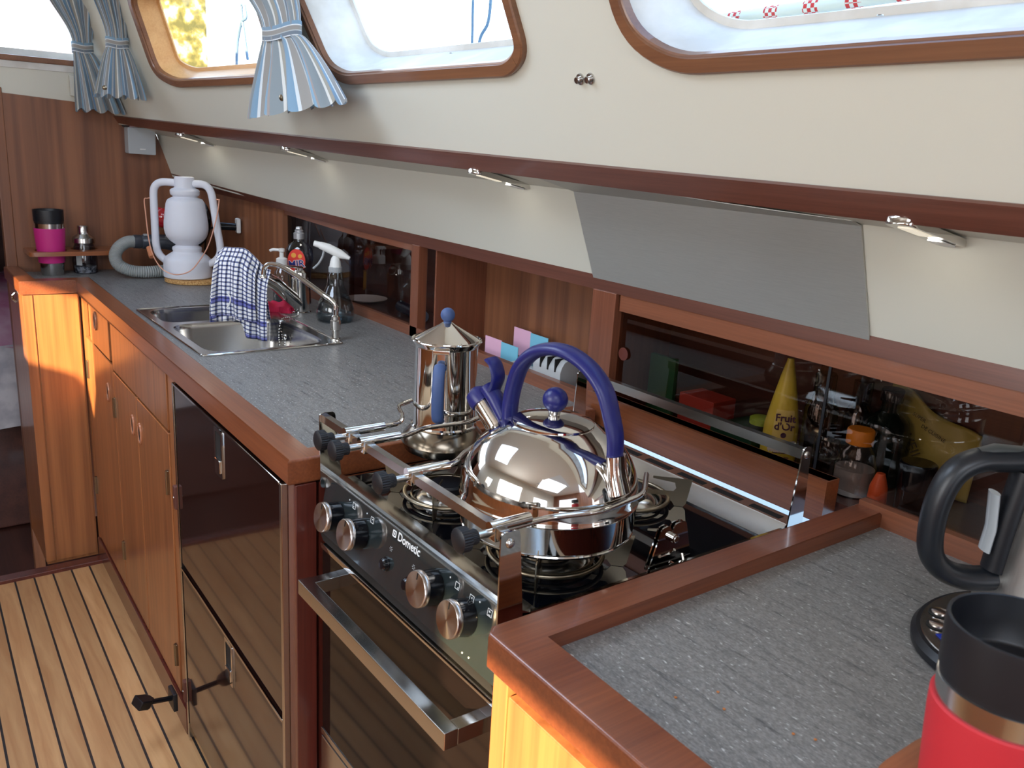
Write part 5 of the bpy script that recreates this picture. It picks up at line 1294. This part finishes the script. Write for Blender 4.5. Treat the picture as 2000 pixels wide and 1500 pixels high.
for p in (Vector((.441, -.219, .898)), Vector((.414, -.231, .898)), Vector((.377, -.300, .898))):
    B().lathe([(0, .011), (.001, .011)], p, 28).done('button_ring', M_shadow, kb_)
    B().lathe([(.001, .0088), (.003, .0085), (.0035, .007), (.0036, 0)], p, 28).done('button', M_spun, kb_)
pm_ = Vector((.396, -.256, .898))
B().box(-.010, .010, -.014, .014, 0, .0008, .0003, mtx=Matrix.Translation(pm_) @ Matrix.Rotation(-.55, 4, 'Z'), seg=1).done('display', M_screen, kb_)

# ------------------------------------------------------------------ red travel mug, close to the camera
RX, RY = .113, -.411
travel_mug(RX, RY, .8802, 'red-sleeved steel travel mug in the lower right corner', M_red, 1.0)
hd2 = fil2([(.052, -.80), (.062, -.354), (.160, -.354), (.160, -.80)], .03, 6)
cm = [(RX+.0415*math.cos(a*2*PI/36), RY+.0415*math.sin(a*2*PI/36)) for a in range(36)]
ch2 = thing('cup_holder', 'reddish brown wooden cup holder around the red travel mug', 'cup holder', (.10, -.6, .8802))
B().holed(hd2, [cm], .944, .956).done('ring_board', W_shelf, ch2)
B().box(.06, .15, -.79, -.77, .8802, .944).done('foot', W_shelf, ch2); B().box(.06, .15, -.50, -.48, .8802, .944).done('foot', W_shelf, ch2)

# ------------------------------------------------------------------ outside the windows
struct(B().box(.62, 1.05, -1.4, 3.6, 1.385, 1.40).done('trim_5', M_grp))
o = B().box(.98, 1.0, -1.4, 2.7, 1.40, 1.46, .005).done('toe_rail', mat('blue_rail', (150,186,220), .5)); tag(o, 'pale blue toe rail on the deck outside the middle window', 'rail')
pil = B().box(1.93, 2.30, 8.0, 8.4, -1, 6, .03).done('piling', M_pile); tag(pil, 'mossy yellowish concrete piling outside the left window', 'piling')
def cable(pts, r, lab):
    o = B().tube(catmull([Vector(p) for p in pts]), r, 8).done('mooring_line', mat('blue_line', (96,120,140), .8)); tag(o, lab, 'rope')
cable([(.9, 1.425, 1.40), (.9, 1.43, 1.6), (.9, 1.444, 1.9)], .0035, 'thin straight line outside the middle window')
cable([(.9, 1.40, 1.40), (.9, 1.40, 1.60), (.9, 1.36, 1.66), (.9, 1.355, 1.75), (.9, 1.37, 1.9)], .004, 'kinked line beside the straight one outside the middle window')
cable([(.9, 3.23, 1.40), (.9, 3.23, 1.66), (.9, 3.17, 1.78), (.9, 3.11, 1.80), (.9, 3.13, 1.85), (.9, 3.16, 1.83), (.9, 3.10, 1.64)], .006, 'looped mooring line outside the left window')
rp_ = B().tube(catmull([Vector(p) for p in ((.57, .42, 1.535), (.565, .30, 1.541), (.56, .15, 1.545), (.555, 0, 1.549), (.55, -.3, 1.56))]), .009, 14).done('rope', M_rope); tag(rp_, 'white braided rope with red flecks outside the right window', 'rope')
struct(B().box(-40, 60, -40, 80, -1.06, -1.0).done('ground', mat('harbour_water', (60,90,110), .1)))
